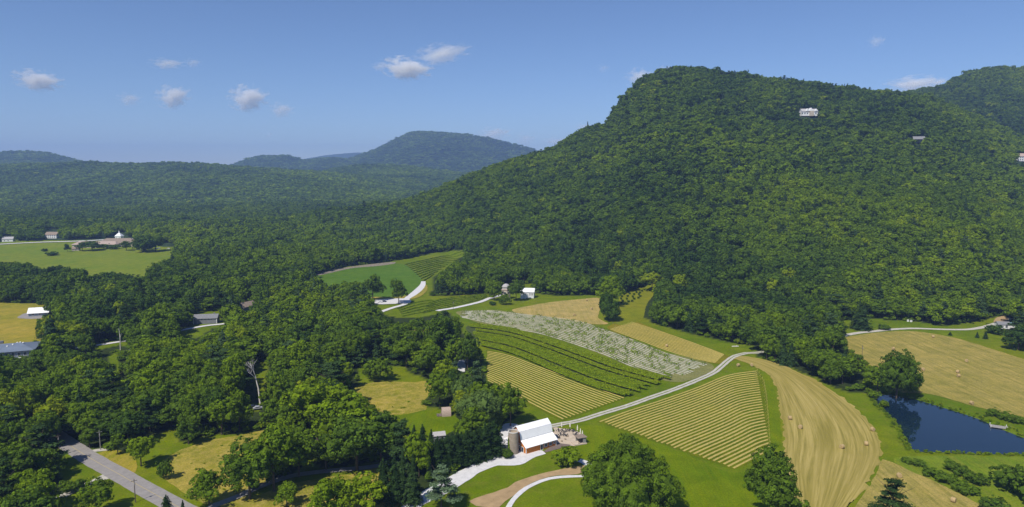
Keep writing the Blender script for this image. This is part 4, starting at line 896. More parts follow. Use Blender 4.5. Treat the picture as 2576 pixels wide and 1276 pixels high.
def vine_rows(A, B, ts, label, group, half=.8, hgt=1.9, dens=9, ls=.55, tone=.66, gaps=0.0, leafy=.95, seed=3, mulch=None, cat='vine row', low=.35):
    g = np.random.default_rng(seed); A = wpts(A); B = wpts(B)
    for i, t in enumerate(ts):
        P = rowline(A, B, t, 93)[1+int(g.integers(0, 3)):][:90]; L = np.linalg.norm(np.diff(P, axis=0), axis=1).sum(); n = int(L*dens); f = np.sort(g.random(n))
        keepn = vnoise(f*L/(5.0 if gaps < .3 else 3.2)+i*17.3, f*0+t*37, 5) > gaps; f = f[keepn]; n = len(f)
        q = np.stack([np.interp(f*89, np.arange(90), P[:, 0]), np.interp(f*89, np.arange(90), P[:, 1])], -1); d = P[-1]-P[0]; d /= np.linalg.norm(d); N = np.array([-d[1], d[0]])
        wv = .45+.9*vnoise(f*L/1.9, f*0+i*3.3, 8)
        a = g.random(n)*math.pi; rad = np.sqrt(g.random(n)*.5+.5)
        off = np.cos(a)*half*rad*wv; zz = low+np.sin(a)*(hgt-low)*rad*wv
        P3 = np.stack([q[:, 0]+N[0]*off, q[:, 1]+N[1]*off, H(q[:, 0], q[:, 1])+zz], -1); Nn = np.stack([N[0]*np.cos(a), N[1]*np.cos(a), np.sin(a)+.4], -1)+g.normal(size=(n, 3))*.4
        V, fc = cards(P3, Nn, ls, g); parts = [(V, fc, 0, g.random(n))]
        if gaps < .5:
            m = P.copy(); Vs, qs = strip(m, half*.7, (hgt-low)*.6, low if low > .5 else .1, g, .2); parts.append((Vs, qs, 0, np.full(len(qs), .2)))
        me = assemble('vine_row', parts, [LEAF]); o = link('vine_row' if mulch is None else 'foliage', me); o['tone'] = tone+.05*g.normal()
        if mulch:
            r = empty('vine_row', (0, 0, 0), 0, ORD[i]+label, cat, group); o.parent = r
            Vs, qs = strip(P, .33, .12, .13, g, .2); s_ = link('mulch_strip', npmesh('mulch_strip', Vs, [qs], [mulch], smooth=True), r)
            pb = MB()
            for k in range(0, 90, 5):
                x, y = P[k]; pb.box((x, y, hz(x, y)+.8), (.09, .09, 1.6))
            pb.build('trellis_post', 'grey_pole', r)
        else: tag(o, ORD[i]+label, cat, group)
TOP8 = [(1172,817),(1278,829),(1378,858),(1478,893),(1560,922),(1688,957)]; BOT8 = [(1202,869),(1293,893),(1397,938),(1487,974),(1580,1001)]
ts = []; tcur = 0.0
for k in range(17):
    ts.append(tcur); tcur += 1.0 if k not in (3, 5, 12) else 2.5
ts = [t/ts[-1] for t in ts]
vine_rows(TOP8, BOT8, ts, ' leafy vine row from the pale vineyard', 'leafy rows of the middle vineyard', 1.15, 2.1, 20, .5, .76, .06, low=1.1)
TOP7 = [(1157,784),(1230,782),(1278,787),(1378,798),(1453,808),(1515,829),(1578,851),(1668,887),(1788,921)]; BOT7 = [(1152,797),(1220,811),(1278,825),(1353,838),(1428,860),(1523,893),(1590,922),(1692,954)]
vine_rows(TOP7, BOT7, [k/15 for k in range(16)], ' pale row from the tan hay field in the sparse vineyard', 'pale rows of the sparse vineyard', .8, 1.6, 8, .55, .60, .60, seed=6, mulch='pale_mulch')
vine_rows([(1016,668),(1060,657),(1120,645),(1168,632)], [(1064,708),(1078,700),(1085,695),(1092,690)], [k/9 for k in range(10)], ' vine row from the woods in the uppermost vineyard', 'rows of the uppermost vineyard', .7, 1.7, 4, .9, .62, .4, seed=9, mulch='pale_mulch')
vine_rows([(1075,765),(1120,752),(1180,745),(1228,741)], [(1060,790),(1110,777),(1170,764),(1225,751)], [k/5 for k in range(6)], ' vine row from the woods beside the road to the round tower', 'rows above the road to the round tower', .7, 1.3, 5, .7, .66, .35, seed=12)
vine_rows([(1000,778),(1035,765),(1070,758),(1090,756)], [(1010,797),(1045,790),(1080,783),(1098,780)], [k/4 for k in range(5)], ' vine row right of the gravel lot', 'rows right of the gravel lot', .7, 1.3, 5, .7, .66, .35, seed=14)
# saplings in the grass wedge
k = 0
for c_, (xa, ya, xb, yb) in enumerate([(1562,765,1568,737),(1577,768,1582,734),(1590,760,1600,732),(1606,752,1614,730)]):
    for j in range(6 if c_ < 2 else 5):
        t = j/5; x, y, z = Wp(xa+(xb-xa)*t+3*math.sin(j*2), ya+(yb-ya)*t); g_ = place('shrub', x, y, z, SHRUB[j % 2], None, .42, .5, .2, j, ORD[j]+' sapling from below in the '+ORD[c_]+' column on the grass wedge', 'sapling', 'saplings on the grass wedge')
# row end posts of the large striped field
A_ = wpts([(1905,936),(1921,962),(1928,1000),(1932,1050),(1937,1131)]); pl = resample(A_, 24)
for i in range(24):
    x, y = pl[i]; m = MB(); z = hz(x, y); m.tube((0, 0, -.2), (.15, -.1, 1.7), .09, .08, 6); m.tube((0, .0, 1.5), (-.9, .3, 0), .05, .05, 5)
    o = m.build('end_post', 'straw'); o.location = (x, y, z+.1); tag(o, ORD[i]+' end post from the top on the right edge of the striped field', 'post', 'end posts of the striped field')
# ------------------------------------------------------------------ buildings
def rot2(x, y, a): return x*math.cos(a)-y*math.sin(a), x*math.sin(a)+y*math.cos(a)
def window(parent, face, L_, W_, t, z, w_, h_, frame='white_trim', door=False, pane='window_glass'):
    """face f/b = long sides (-y/+y), l/r = gable ends (-x/+x)"""
    m = MB(); p = MB(); e = .05
    def bx(mb, cx, cz, sx, sz, out, d):
        if face in 'fb': s = -1 if face == 'f' else 1; mb.box((cx, s*(W_/2+out), cz), (sx, d, sz))
        else: s = -1 if face == 'l' else 1; mb.box((s*(L_/2+out), cx, cz), (d, sx, sz))
    ft = .13
    bx(m, t-w_/2, z, ft, h_+ft, e, .12); bx(m, t+w_/2, z, ft, h_+ft, e, .12); bx(m, t, z+h_/2+.001, w_-ft, ft, e, .12); bx(m, t, z-h_/2, w_-ft, ft, e, .12)
    if not door: bx(m, t, z, .06, h_-ft, e, .08)
    f_ = m.build('door' if door else 'window', frame, parent); bx(p, t, z, w_-ft, h_-ft, .02, .05); p.build('pane', pane, f_)
    return f_
def gable(parent, L_, W_, hw, rh, wall, roof, oh=.5, hip=0, z0=-.6, th=.18):
    m = MB(); l, w_ = L_/2, W_/2
    m.Fn = []; a = [m.v(p) for p in [(-l,-w_,z0),(l,-w_,z0),(l,w_,z0),(-l,w_,z0),(-l,-w_,hw),(l,-w_,hw),(l,w_,hw),(-l,w_,hw)]]
    if hip == 0 and rh > 0:
        b_ = [m.v((-l,0,hw+rh)), m.v((l,0,hw+rh))]; m.Fn += [[a[0],a[1],a[5],a[4]],[a[2],a[3],a[7],a[6]],[a[1],a[2],a[6],b_[1],a[5]],[a[3],a[0],a[4],b_[0],a[7]]]
    else: m.Fn += [[a[0],a[1],a[5],a[4]],[a[2],a[3],a[7],a[6]],[a[1],a[2],a[6],a[5]],[a[3],a[0],a[4],a[7]]]
    m.build('wall', wall, parent)
    r = MB(); k = rh/w_ if w_ else 0; lo = hw-oh*k+.06; L2 = l+oh; W2 = w_+oh; rl = L2-hip
    def slab(pts):
        top = [r.v((x, y, z+th)) for x, y, z in pts]; bot = [r.v((x, y, z)) for x, y, z in pts]; n = len(pts); r.Fn.append(top); r.Fn.append(bot[::-1])
        for i in range(n): j = (i+1) % n; r.Fn.append([bot[i], bot[j], top[j], top[i]])
    tz = hw+rh+.06
    slab([(-L2,-W2,lo),(L2,-W2,lo),(rl,0,tz),(-rl,0,tz)]); slab([(L2,W2,lo),(-L2,W2,lo),(-rl,0,tz),(rl,0,tz)])
    if hip > 0: slab([(L2,-W2,lo),(L2,W2,lo),(rl,0,tz)]); slab([(-L2,W2,lo),(-L2,-W2,lo),(-rl,0,tz)])
    return r.build('roof', roof, parent)
def house(name, px, py, rz, L_, W_, hw, rh, wall, roof, label, cat='house', wins=(), oh=.5, hip=0, doors=(), dz=0):
    x, y, z = Wp(px, py); o = empty(name, (x, y, z+dz), rz, label, cat); rf = gable(o, L_, W_, hw, rh, wall, roof, oh, hip)
    for wn in wins: window(o, wn[0], L_, W_, *wn[1:])
    for wn in doors: window(o, wn[0], L_, W_, *wn[1:], door=True)
    return o, rf
# barn -------------------------------------------------------------
ax, ay = W0(1323.6, 1143.4); bx_, by_ = W0(1398.5, 1121.5); brz = math.atan2(by_-ay, bx_-ax); BL = math.hypot(bx_-ax, by_-ay); BW = 12.6
cxm, cym = (ax+bx_)/2, (ay+by_)/2; nx, ny = rot2(0, BW/2, brz); barn = empty('barn', (cxm+nx, cym+ny, hz(cxm, cym)), brz, 'barn with bright white gambrel metal roof and orange board walls', 'barn')
l, w_ = BL/2, BW/2
pr = [(-.545, 2.65), (-.26, 4.75), (-.19, 7.9), (0, 9.7), (.19, 7.9), (.26, 5.5), (.52, 3.9)]   # y/BW, z
wp = [(-.5, -.4), (-.5, 2.85), (-.255, 4.65), (-.185, 7.75), (0, 9.5), (.185, 7.75), (.255, 5.3), (.5, 3.8), (.5, -.4)]
m = MB(); A1 = [m.v((-l, y*BW, z)) for y, z in wp]; B1 = [m.v((l, y*BW, z)) for y, z in wp]; m.Fn += [A1, B1[::-1]]; m.Fn.append([A1[0], B1[0], B1[1], A1[1]][::-1]); m.Fn.append([A1[8], B1[8], B1[7], A1[7]]); m.build('wall', 'orange_boards', barn)
r = MB(); L2 = l+.55
for (y0, z0), (y1, z1) in zip(pr, pr[1:]):
    n = Vector((0, -(z1-z0), (y1-y0)*BW)).normalized()*.14; q = [(-L2, y0*BW, z0), (L2, y0*BW, z0), (L2, y1*BW, z1), (-L2, y1*BW, z1)]
    bt = [r.v(p) for p in q]; tp = [r.v(Vector(p)+n) for p in q]; r.Fn += [tp, bt[::-1]]
    for i in range(4): j = (i+1) % 4; r.Fn.append([bt[i], bt[j], tp[j], tp[i]])
rf = r.build('roof', 'white_metal_roof', barn)
sm = MB()
for y, z in ((-.262, 4.9), (-.185, 8.0), (.185, 8.05)): sm.box((0, y*BW, z+.08), (BL+1.1, .16, .07))
sm.build('flashing', 'grey_shingle', rf)
sm = MB()
for k in range(-14, 15):
    x = k*.56
    for (y0, z0), (y1, z1) in zip(pr[:3], pr[1:4]): sm.tube((x, y0*BW-.0, z0+.17), (x, y1*BW, z1+.17), .022, .022, 4)
sm.build('roof_seams', 'white_metal_roof', rf)
for t, z, ww_, hh_ in ((2.3, 1.5, 1.4, 1.35), (4.7, 1.5, 1.4, 1.35)): window(barn, 'f', BL, BW, t, z, ww_, hh_)
window(barn, 'f', BL, BW, .2, 1.15, 1.25, 2.2, door=True)
window(barn, 'f', BL, BW, 6.7, 1.6, .8, .9)
for t, d in ((-3.9, True), (-2.0, True)): window(barn, 'l', BL, BW, t, 1.15, 1.3, 2.2, door=d)
window(barn, 'l', BL, BW, -.0, 1.6, 1.4, 1.3); window(barn, 'l', BL, BW, 3.4, 1.6, 1.6, 2.2); window(barn, 'l', BL, BW, 0, 6.5, 1.6, 1.6, frame='white_trim', pane='orange_boards')
tm = MB()
for sx in (-1, 1):
    for sy in (-1, 1): tm.box((sx*(l+.02), sy*(w_+.02), .9 if sy < 0 else 1.6), (.22, .22, 2.8 if sy < 0 else 4.2))
tm.box((-l-.03, 0, 2.95), (.08, 6.2, .2)); tm.build('corner_boards', 'white_trim', barn)
lt = MB(); lt.box((-l-1.2, w_-1.6, 3.0), (2.4, 3.4, .14)); lt.build('lean_to_roof', 'white_metal_roof', barn)
lp = MB(); [lp.box((-l-2.25, w_-1.6+s*1.5, 1.4), (.16, .16, 3.0)) for s in (-1, 1)]; lp.build('lean_to_post', 'white_trim', barn)
# silo
sx, sy = W0(1291.5, 1140); silo = empty('silo', (sx, sy, hz(sx, sy)), 0, 'round grey brown concrete silo without a roof beside the barn', 'silo')
m = MB(); m.lathe((0, 0, 0), [(2.02, -.3), (2.02, 9.1)], 32, False); m.lathe((0, 0, 0), [(1.82, 9.1), (1.82, 7.8), (.01, 7.7)], 32, False); m.build('silo_wall', 'concrete', silo, True)
m = MB(); m.lathe((0, 0, 0), [(2.1, 8.85), (2.1, 9.2), (1.8, 9.2), (1.8, 8.9)], 32, False); m.build('rim', 'concrete_rim', silo)
m = MB(); [m.lathe((0, 0, 0), [(2.045, k-.04), (2.045, k+.04)], 32, False) for k in np.arange(.8, 8.7, .9)]; m.build('hoops', 'grey_pole', silo)
g = np.random.default_rng(2); nI = 1500; a = math.pi+.25+g.normal(size=nI)*.38; zz = 6.6*g.random(nI)**1.2; k = np.abs(a-math.pi-.25) < .9*(1-zz/8.6); a, zz = a[k], zz[k]
P3 = np.stack([np.cos(a)*2.12, np.sin(a)*2.12, zz], -1); V, fc = cards(P3, P3*np.array([1, 1, 0])+g.normal(size=P3.shape)*.5, .4, g); iv = link('ivy', assemble('ivy', [(V, fc, 0, g.random(len(a)))], [LEAF]), silo); iv['tone'] = .66
# stage shed on the patio
x, y, z = Wp(1459, 1115); st = empty('garden_stage', (x, y, z+.1), math.radians(22), 'small grey open-fronted shed with a flat roof at the right end of the patio', 'shed')
m = MB(); m.box((-.6, -.1, .2), (5.6, 4.0, .4)); m.build('platform', 'patio_stone', st)
m = MB(); m.box((1.95, 0, 1.55), (.16, 3.2, 2.3)); m.box((.35, 1.6, 1.55), (3.04, .16, 2.3)); m.box((1.2, -1.6, 1.55), (1.3, .16, 2.3)); m.build('wall', 'stage_wall', st)
m = MB(); m.box((.3, 0, 2.82), (4.3, 3.9, .16)); m.build('roof', 'brown_shingle', st)
m = MB(); m.box((-1.35, -1.6, 1.55), (.16, .16, 2.3)); m.build('post', 'pole_wood', st)
# patio furniture
def umbrella(px, py, lab, first=[None]):
    x, y, z = Wp(px, py)
    if first[0] is None:
        o = empty('patio_umbrella', (x, y, z+.18), 0, lab, 'umbrella', 'closed umbrellas on the patio')
        m = MB(); m.lathe((0, 0, 0), [(.42, 0), (.42, .1), (.06, .14)], 14); m.build('base', 'dark_metal', o)
        m = MB(); m.tube((0, 0, .1), (0, 0, 3.5), .035, .03, 8); m.build('pole', 'grey_pole', o)
        m = MB(); m.lathe((0, 0, 0), [(.12, 1.1), (.27, 1.25), (.24, 1.9), (.30, 2.0), (.20, 2.8), (.07, 3.45), (.02, 3.6)], 9); m.build('canopy', 'cream_fabric', o); first[0] = o; return
    dup(first[0], (x, y, z+.18), rr.random()*6, lab)
for px, py, lab in ((1413,1082,'closed cream umbrella nearest the barn on the far edge of the patio'), (1434,1082,'closed cream umbrella second from the barn on the patio'), (1452.5,1090,'closed cream umbrella third from the barn on the patio'), (1460,1099,'closed cream umbrella just behind the garden stage'), (1465,1104,'closed cream umbrella at the far right rim of the patio')): umbrella(px, py, lab)
tp = None; cp = None; nt_ = 0
seats = [(1405,1086),(1418,1089),(1428,1086),(1442,1087),(1410,1096),(1422,1098),(1403,1104),(1448,1096),(1455,1103)]
for i, (px, py) in enumerate(seats):
    x, y, z = Wp(px, py); z += .18; lab = ORD[i]+' bistro table on the stone patio counting away from the barn roof'
    if tp is None:
        tp = empty('patio_table', (x, y, z), 0, lab, 'table', 'tables on the patio'); m = MB(); m.lathe((0, 0, 0), [(.5, .70), (.5, .75)], 16); m.build('tabletop', 'grey_pole' if i % 2 else 'dark_metal', tp)
        m = MB(); m.lathe((0, 0, 0), [(.3, 0), (.3, .04), (.05, .08), (.05, .70)], 10); m.build('pedestal', 'dark_metal', tp)
    else: dup(tp, (x, y, z), 0, lab)
    for k in range(4):
        a = k*math.pi/2+i*.4; cx, cy_ = x+math.cos(a)*.95, y+math.sin(a)*.95; lab = ORD[k]+' dark chair round the '+ORD[i]+' bistro table of the patio'
        if cp is None:
            cp = empty('patio_chair', (cx, cy_, z), a+math.pi, lab, 'chair', 'chairs on the patio'); m = MB(); m.box((0, 0, .44), (.46, .46, .05)); m.build('seat', 'dark_metal', cp)
            m = MB(); m.box((-.22, 0, .72), (.05, .46, .5)); m.build('backrest', 'dark_metal', cp)
            for sx_ in (-1, 1):
                for sy_ in (-1, 1): MB().tube((sx_*.2, sy_*.2, 0), (sx_*.19, sy_*.19, .43), .02, .02, 5).build('leg', 'dark_metal', cp)
        else: dup(cp, (cx, cy_, z), a+math.pi, lab)
for i, (px, py) in enumerate(((1413,1112), (1422,1107), (1428,1099))):
    x, y, z = Wp(px, py); m = MB(); m.lathe((0, 0, 0), [(.32, 0), (.42, .2), (.40, .45), (.34, .45), (.3, .3), (.02, .28)], 12); o = m.build('fire_bowl', 'concrete'); o.location = (x, y, z+.18); tag(o, ['nearest','middle','farthest'][i]+' of three round stone bowls on the empty part of the patio', 'bowl', 'stone bowls on the patio')
# arched cabin
x, y, z = Wp(1121, 1044); cb = empty('arched_cabin', (x, y, z), math.radians(12), 'small arched cabin with brown rounded shingle roof on the lawn', 'cabin')
m = MB(); n = 14; arc = [(2.45*math.cos(math.pi*k/n), 3.7*math.sin(math.pi*k/n)**.9) for k in range(n+1)]
def arch(mb, x0, x1, s=1.0):
    A = [mb.v((x0, yy*s, zz*s)) for yy, zz in arc]; B = [mb.v((x1, yy*s, zz*s)) for yy, zz in arc]
    for k in range(n): mb.Fn.append([A[k], B[k], B[k+1], A[k+1]])
    return A, B
A, B = arch(m, -1.9, 2.3); A2, B2 = arch(m, -1.9, 2.3, .93); m.Fn += [[A[k], A[k+1], A2[k+1], A2[k]] for k in range(n)]+[[B[k+1], B[k], B2[k], B2[k+1]] for k in range(n)]; m.build('roof', 'tan_roof', cb)
m = MB(); A, B = arch(m, -1.3, -1.2, .92); m.Fn += [A[::-1], B]; m.build('front_wall', 'white_siding', cb); m = MB(); A, B = arch(m, 2.05, 2.15, .92); m.Fn += [A[::-1], B]; m.build('back_wall', 'tan_boards', cb)
m = MB(); m.box((-1.36, 0, 1.0), (.06, .95, 2.0)); m.build('door', 'dark_interior', cb); m = MB(); m.box((-2.9, -.2, .2), (2.4, 3.2, .4)); m.build('porch', 'deck_wood', cb); m = MB(); m.box((-3.6, -1.2, .8), (.5, .5, .5)); m.build('porch_seat', 'grey_boards', cb)
# grey shed
o, rf = house('grey_shed', 520, 812, math.radians(10), 16.5, 8, 4.2, 2.2, 'grey_wall', 'grey_shingle', 'long grey shed with white corner posts under a dark gable roof', 'shed', [('f', -6+2.4*k, 3.5, 1.3, .5) for k in range(6)], .6)
for sx_ in (-1, 1): MB().box((sx_*8.1, -4.15, 1.9), (.35, .3, 4.4)).build('corner_post', 'white_trim', o)
MB().box((5.6, .4, 6.6), (1.0, 1.0, 1.4)).build('chimney', 'grey_boards', o)
# white house in golden meadow
house('white_house', 101, 793, math.radians(20), 13, 9, 3.0, 3.0, 'blue_wall', 'pale_shingle', 'white gabled house partly hidden by trees in the golden meadow', 'house', [('f', -3.5, 1.6, 1.6, 1.4), ('f', 1, 1.6, 1.6, 1.4), ('l', 0, 1.5, 2.4, 2.0)], .8)[1].data.materials[0] = MATS['white_metal_roof']
# large blue-roof building
o, rf = house('blue_roof_building', 30, 893, math.radians(24), 26, 21, 4.5, 2.6, 'blue_wall', 'blue_roof', 'large low building with a broad blue grey hip roof, left edge', 'building', [('r', -8+2.7*k, 2.4, 1.7, 2.2) for k in range(7)]+[('f', -9+3*k, 2.4, 1.7, 2.2) for k in range(7)], 1.0, 9.5)
for i, (x_, y_) in enumerate([(-7, -6.5), (-4.5, -6), (-1, -4), (1.5, -2.2), (4.5, 1.5), (6.5, -1.0), (2.5, 3.5)]):
    zr = 4.5+2.6*(1-abs(y_)/10.5)+.5; mm = MB(); mm.lathe((x_, y_, zr-.35), [(.5, 0), (.5, .3), (.3, .6), (.02, .65)], 10); mm.build('roof_vent', 'white_trim', rf)
MB().box((9.0, -13.5, .9), (14, 1.3, .15)).build('ramp_deck', 'white_trim', o)
MB().box((-6, 6, 7.2), (1.8, 1.8, 1.6)).build('chimney', 'grey_boards', rf)
# far left group
house('brown_roof_hall', 246, 622, math.radians(3), 62, 20, 5, 3.5, 'tan_boards', 'tan_roof', 'left, longer wing of the long low building with brown roofs', 'building', [('f', -26+5*k, 2.4, 2, 1.8) for k in range(11)], 1, 6)
house('brown_roof_wing', 300, 619, math.radians(4), 52, 24, 6, 5.5, 'tan_boards', 'brown_shingle', 'right, taller wing of the long low building with brown roofs', 'building', [('f', -20+5*k, 2.6, 2, 1.8) for k in range(9)], 1, 10)
o, rf = house('white_chapel', 301, 604, 0, 9, 9, 7, 5, 'white_siding', 'white_metal_roof', 'small white chapel with a pointed roof behind the brown building', 'chapel', [('f', -2.5, 3, 1.2, 3), ('f', 2.5, 3, 1.2, 3)], .6, 4.8)
MB().lathe((0, 0, 11.5), [(.7, 0), (.7, 2.2), (.02, 4)], 8).build('steeple', 'white_trim', rf)
house('farmhouse', 134, 599, math.radians(-5), 20, 11, 6, 4, 'white_siding', 'brown_shingle', 'white farmhouse with a brown roof on a rise behind the far road', 'house', [('f', -7+3.5*k, 2, 1.4, 1.8) for k in range(5)]+[('f', -7+3.5*k, 4.7, 1.4, 1.4) for k in range(5)], .6)
house('white_cottage', 22, 608, math.radians(15), 15, 9, 4.5, 3, 'white_siding', 'pale_shingle', 'white cottage among trees at the far left edge', 'house', [('f', -4, 2, 1.4, 1.6), ('f', 1, 2, 1.4, 1.6)], .5)
house('roadside_barn', 192, 631, math.radians(20), 9, 7, 3, 2.5, 'tan_boards', 'brown_shingle', 'tiny brown shed at the left foot of the long building', 'shed', [('f', 0, 1.4, 1.4, 1.4)], .4)
# round tower and white house
x, y, z = Wp(1273, 752); tw = empty('round_tower', (x, y, z), .2, 'cream two-tiered octagonal tower house with pale domed roof', 'tower')
def oct_(mb, r0, z0, r1, z1): mb.lathe((0, 0, 0), [(r0, z0), (r1, z1)], 8)
m = MB(); oct_(m, 3.9, -.5, 3.9, 8.6); m.build('lower_wall', 'tan_boards', tw); m = MB(); oct_(m, 3.4, 8.62, 3.4, 11.0); m.build('upper_wall', 'pale_shingle', tw)
m = MB(); m.lathe((0, 0, 0), [(4.2, 8.3), (4.2, 8.6), (3.42, 9.1)], 8, False); m.build('skirt_roof', 'tan_roof', tw); m = MB(); m.lathe((0, 0, 0), [(3.8, 11.0), (3.7, 11.3), (2.3, 12.9), (.9, 13.5), (.02, 13.6)], 8); m.build('dome_roof', 'pale_shingle', tw)
for k in range(8):
    a = k*math.pi/4+math.pi/8
    for rr_, zz_ in ((3.62, 5.9),):
        f_ = MB().box((math.cos(a)*rr_, math.sin(a)*rr_, zz_), (.1, 1.7, 1.7), a).build('window', 'white_trim', tw); MB().box((math.cos(a)*(rr_+.06), math.sin(a)*(rr_+.06), zz_), (.08, 1.4, 1.4), a).build('pane', 'window_glass', f_)
o, rf = house('white_villa', 1328, 748, math.radians(-8), 11.5, 9, 5.6, 2.6, 'white_siding', 'white_metal_roof', 'white house with pale metal roof right of the round tower', 'house', [('f', 2.2, 3.6, .7, 2.2), ('f', 3.4, 3.6, .7, 2.2), ('f', 4.6, 3.6, .7, 2.2), ('f', -3.5, 1.6, 1.2, 2)], .5)
MB().box((-3.4, -6.3, 2.0), (4.6, 3.2, 4.4)).build('bay_wall', 'white_siding', o); MB().box((-3.4, -6.3, 4.35), (5, 3.6, .25)).build('bay_roof', 'pale_shingle', o); MB().box((-5.2, 1, 8.4), (.9, .9, 2.6)).build('chimney', 'white_trim', o)
# small white building far right
o, rf = house('lane_cottage', 2521, 825, math.radians(-12), 7.6, 6, 3.0, 1.5, 'white_siding', 'grey_shingle', 'small white building with big window at the end of the right lane', 'house', [('f', 1.4, 1.6, 1.5, 1.9), ('f', -1.0, 1.6, 1.0, 1.4)], .4)
house('teal_shed', 2545, 823, math.radians(-14), 7, 5, 2.2, 1.0, 'white_siding', 'teal_roof', 'low shed with teal roof right of the small white building', 'shed', [('f', 0, 1.1, 1.2, 1)], .4)
# hidden houses
house('hidden_house', 864, 1118, math.radians(35), 11, 8, 3.4, 2.8, 'white_siding', 'pale_shingle', 'pale roofed white house mostly hidden by trees above the narrow lane', 'house', [('l', -1.5, 1.8, 1.2, 1.4), ('l', 1.5, 1.8, 1.2, 1.4)], .5)
house('garden_shed', 1102, 1106, math.radians(15), 5.5, 3.6, 2.3, 1.0, 'grey_wall', 'pale_shingle', 'low pale roof between the conifer groups below the cabin lawn', 'shed', [('l', 0, 1.2, .8, .8)], .3)
house('forest_cabin', 622, 786, math.radians(60), 11, 8, 5.5, 3, 'grey_boards', 'brown_shingle', 'brown grey cabin among trees right of the grey shed', 'house', [('l', -2, 2.5, 1.3, 1.5), ('l', 2, 2.5, 1.3, 1.5)], .5)
# mountain houses
o, rf = house('hillside_house', 2033, 293, math.radians(3), 27, 11, 7, 4.5, 'white_siding', 'pale_shingle', 'large cream house with three gables high on the mountain', 'house', [('f', -13+4.4*k, 3.6, 2.2, 2.6) for k in range(3)]+[('f', 6+4.4*k, 3.6, 2.2, 2.6) for k in range(3)], .8, 0, dz=1)
for x_, s_ in ((-4, 1), (2, 1.25), (11, .9)):
    mm = MB(); hw_ = 3*s_; mm.Fn = []; p0 = [(x_-hw_, -6.6, 7.4), (x_+hw_, -6.6, 7.4), (x_, -6.6, 7.4+4.4*s_)]; p1 = [(a, 1.0, c) for a, b_, c in p0]
    A = [mm.v(p) for p in p0]; B = [mm.v(p) for p in p1]; mm.Fn += [A, B[::-1], [A[0], B[0], B[1], A[1]]]; mm.Fn += [[A[1], B[1], B[2], A[2]], [A[2], B[2], B[0], A[0]]]; mm.build('gable', 'white_siding', rf)
MB().box((2, -8, 3.2), (6, 4, 8.4)).build('entrance_bay', 'tan_boards', o)
o, rf = house('ridge_cabin', 2310, 360, math.radians(-15), 16, 10, 4.5, 4.5, 'grey_boards', 'grey_shingle', 'grey roofed cabin with porch on the right mountain slope', 'house', [('f', -4, 2.2, 2, 2), ('f', 1, 2.2, 2, 2)], .6, dz=1)
MB().box((-3, -8, 4.6), (14, 5, .3)).build('porch_roof', 'pale_shingle', o)
house('slope_house', 2574, 408, math.radians(0), 24, 11, 8, 4.5, 'white_siding', 'tan_roof', 'white house with pinkish roof cut by the right edge on the mountain', 'house', [('f', -9+3.6*k, 5.5, 2, 1.8) for k in range(6)]+[('f', -9+3.6*k, 2, 2, 2.2) for k in range(6)], .8, dz=2)
# dock
x, y, z = Wp(2512, 1076); dk = empty('dock', (x, y, -.55), math.radians(-28), 'small grey wooden dock on the far bank of the pond', 'dock')
MB().box((0, 0, .35), (6.5, 3.4, .18)).build('deck', 'grey_pole', dk)
MB().box((3.9, 1.9, .45), (3.0, 1.3, .14), .5).build('gangway', 'grey_pole', dk)
for sx_, sy_ in ((-3, -1.5), (3, -1.5), (-3, 1.5), (3, 1.5)): MB().tube((sx_, sy_, -1.2), (sx_, sy_, 1.3), .1, .1, 6).build('post', 'white_trim', dk)
# poles
def pole(px, yt, yb, lab, mat='pole_wood', arm=True):
    x, y, z = Wp(px, yb); h = height_at(y, yt, z); o = empty('utility_pole', (x, y, z), 0, lab, 'utility pole', 'wooden utility poles'); m = MB(); m.tube((0, 0, -.5), (0, 0, h), .17, .11, 8); m.build('post', mat, o)
    m = MB(); m.box((0, 0, h-.7), (1.9, .12, .14), .6); m.build('crossarm', mat, o); m = MB(); m.lathe((.2, -.2, h-2.1), [(.2, 0), (.22, .3), (.2, .75)], 8); m.build('transformer', 'grey_pole', o)
pole(150, 1093, 1147, 'dark wooden pole where the paved road leaves the trees'); pole(253, 1083, 1132, 'light weathered pole right of the paved road', 'grey_pole')
pole(341, 1205, 1264, 'wooden pole on the left verge at the lower end of the road'); pole(2168, 869, 904, 'lone wooden pole in the large hay field'); pole(1140, 757, 780, 'wooden pole by the road to the round tower')
# hay bales
bp = None
BALES = [(1987,1056,'near the left edge of the curved hay field'), (2013,1079,'left of centre in the curved hay field'), (2195,1085,'at the right edge of the curved hay field'), (2179,1121,'right side of the curved hay field, below the edge bale'), (2118,1129,'lowest bale of the curved hay field'),
 (2322,933,'leftmost bale of the large hay field'), (2409,939,'upper one of the close pair in the large hay field'), (2411,949,'lower one of the close pair in the large hay field'), (2431,911,'bale above the close pair in the large hay field'), (2444,1018,'bale beside the far bank of the pond'),
 (2347,850,'topmost bale of the large hay field near the lane'), (2247,880,'bale just above the pond-head tree'), (2262,1202,'bale behind the lower right pine'), (2398,1264,'bale near the bottom edge in the lower right hay field'),
 (1476,757,'far bale at the top of the tan hay field'), (1488,779,'bale left of the egg-shaped conifer'), (1445,795,'lower left bale of the tan hay field'), (1677,873,'bale on the upper striped field'), (1857,922,'left bale at the tip of the curved hay field'), (1891,922,'right bale at the tip of the curved hay field')]
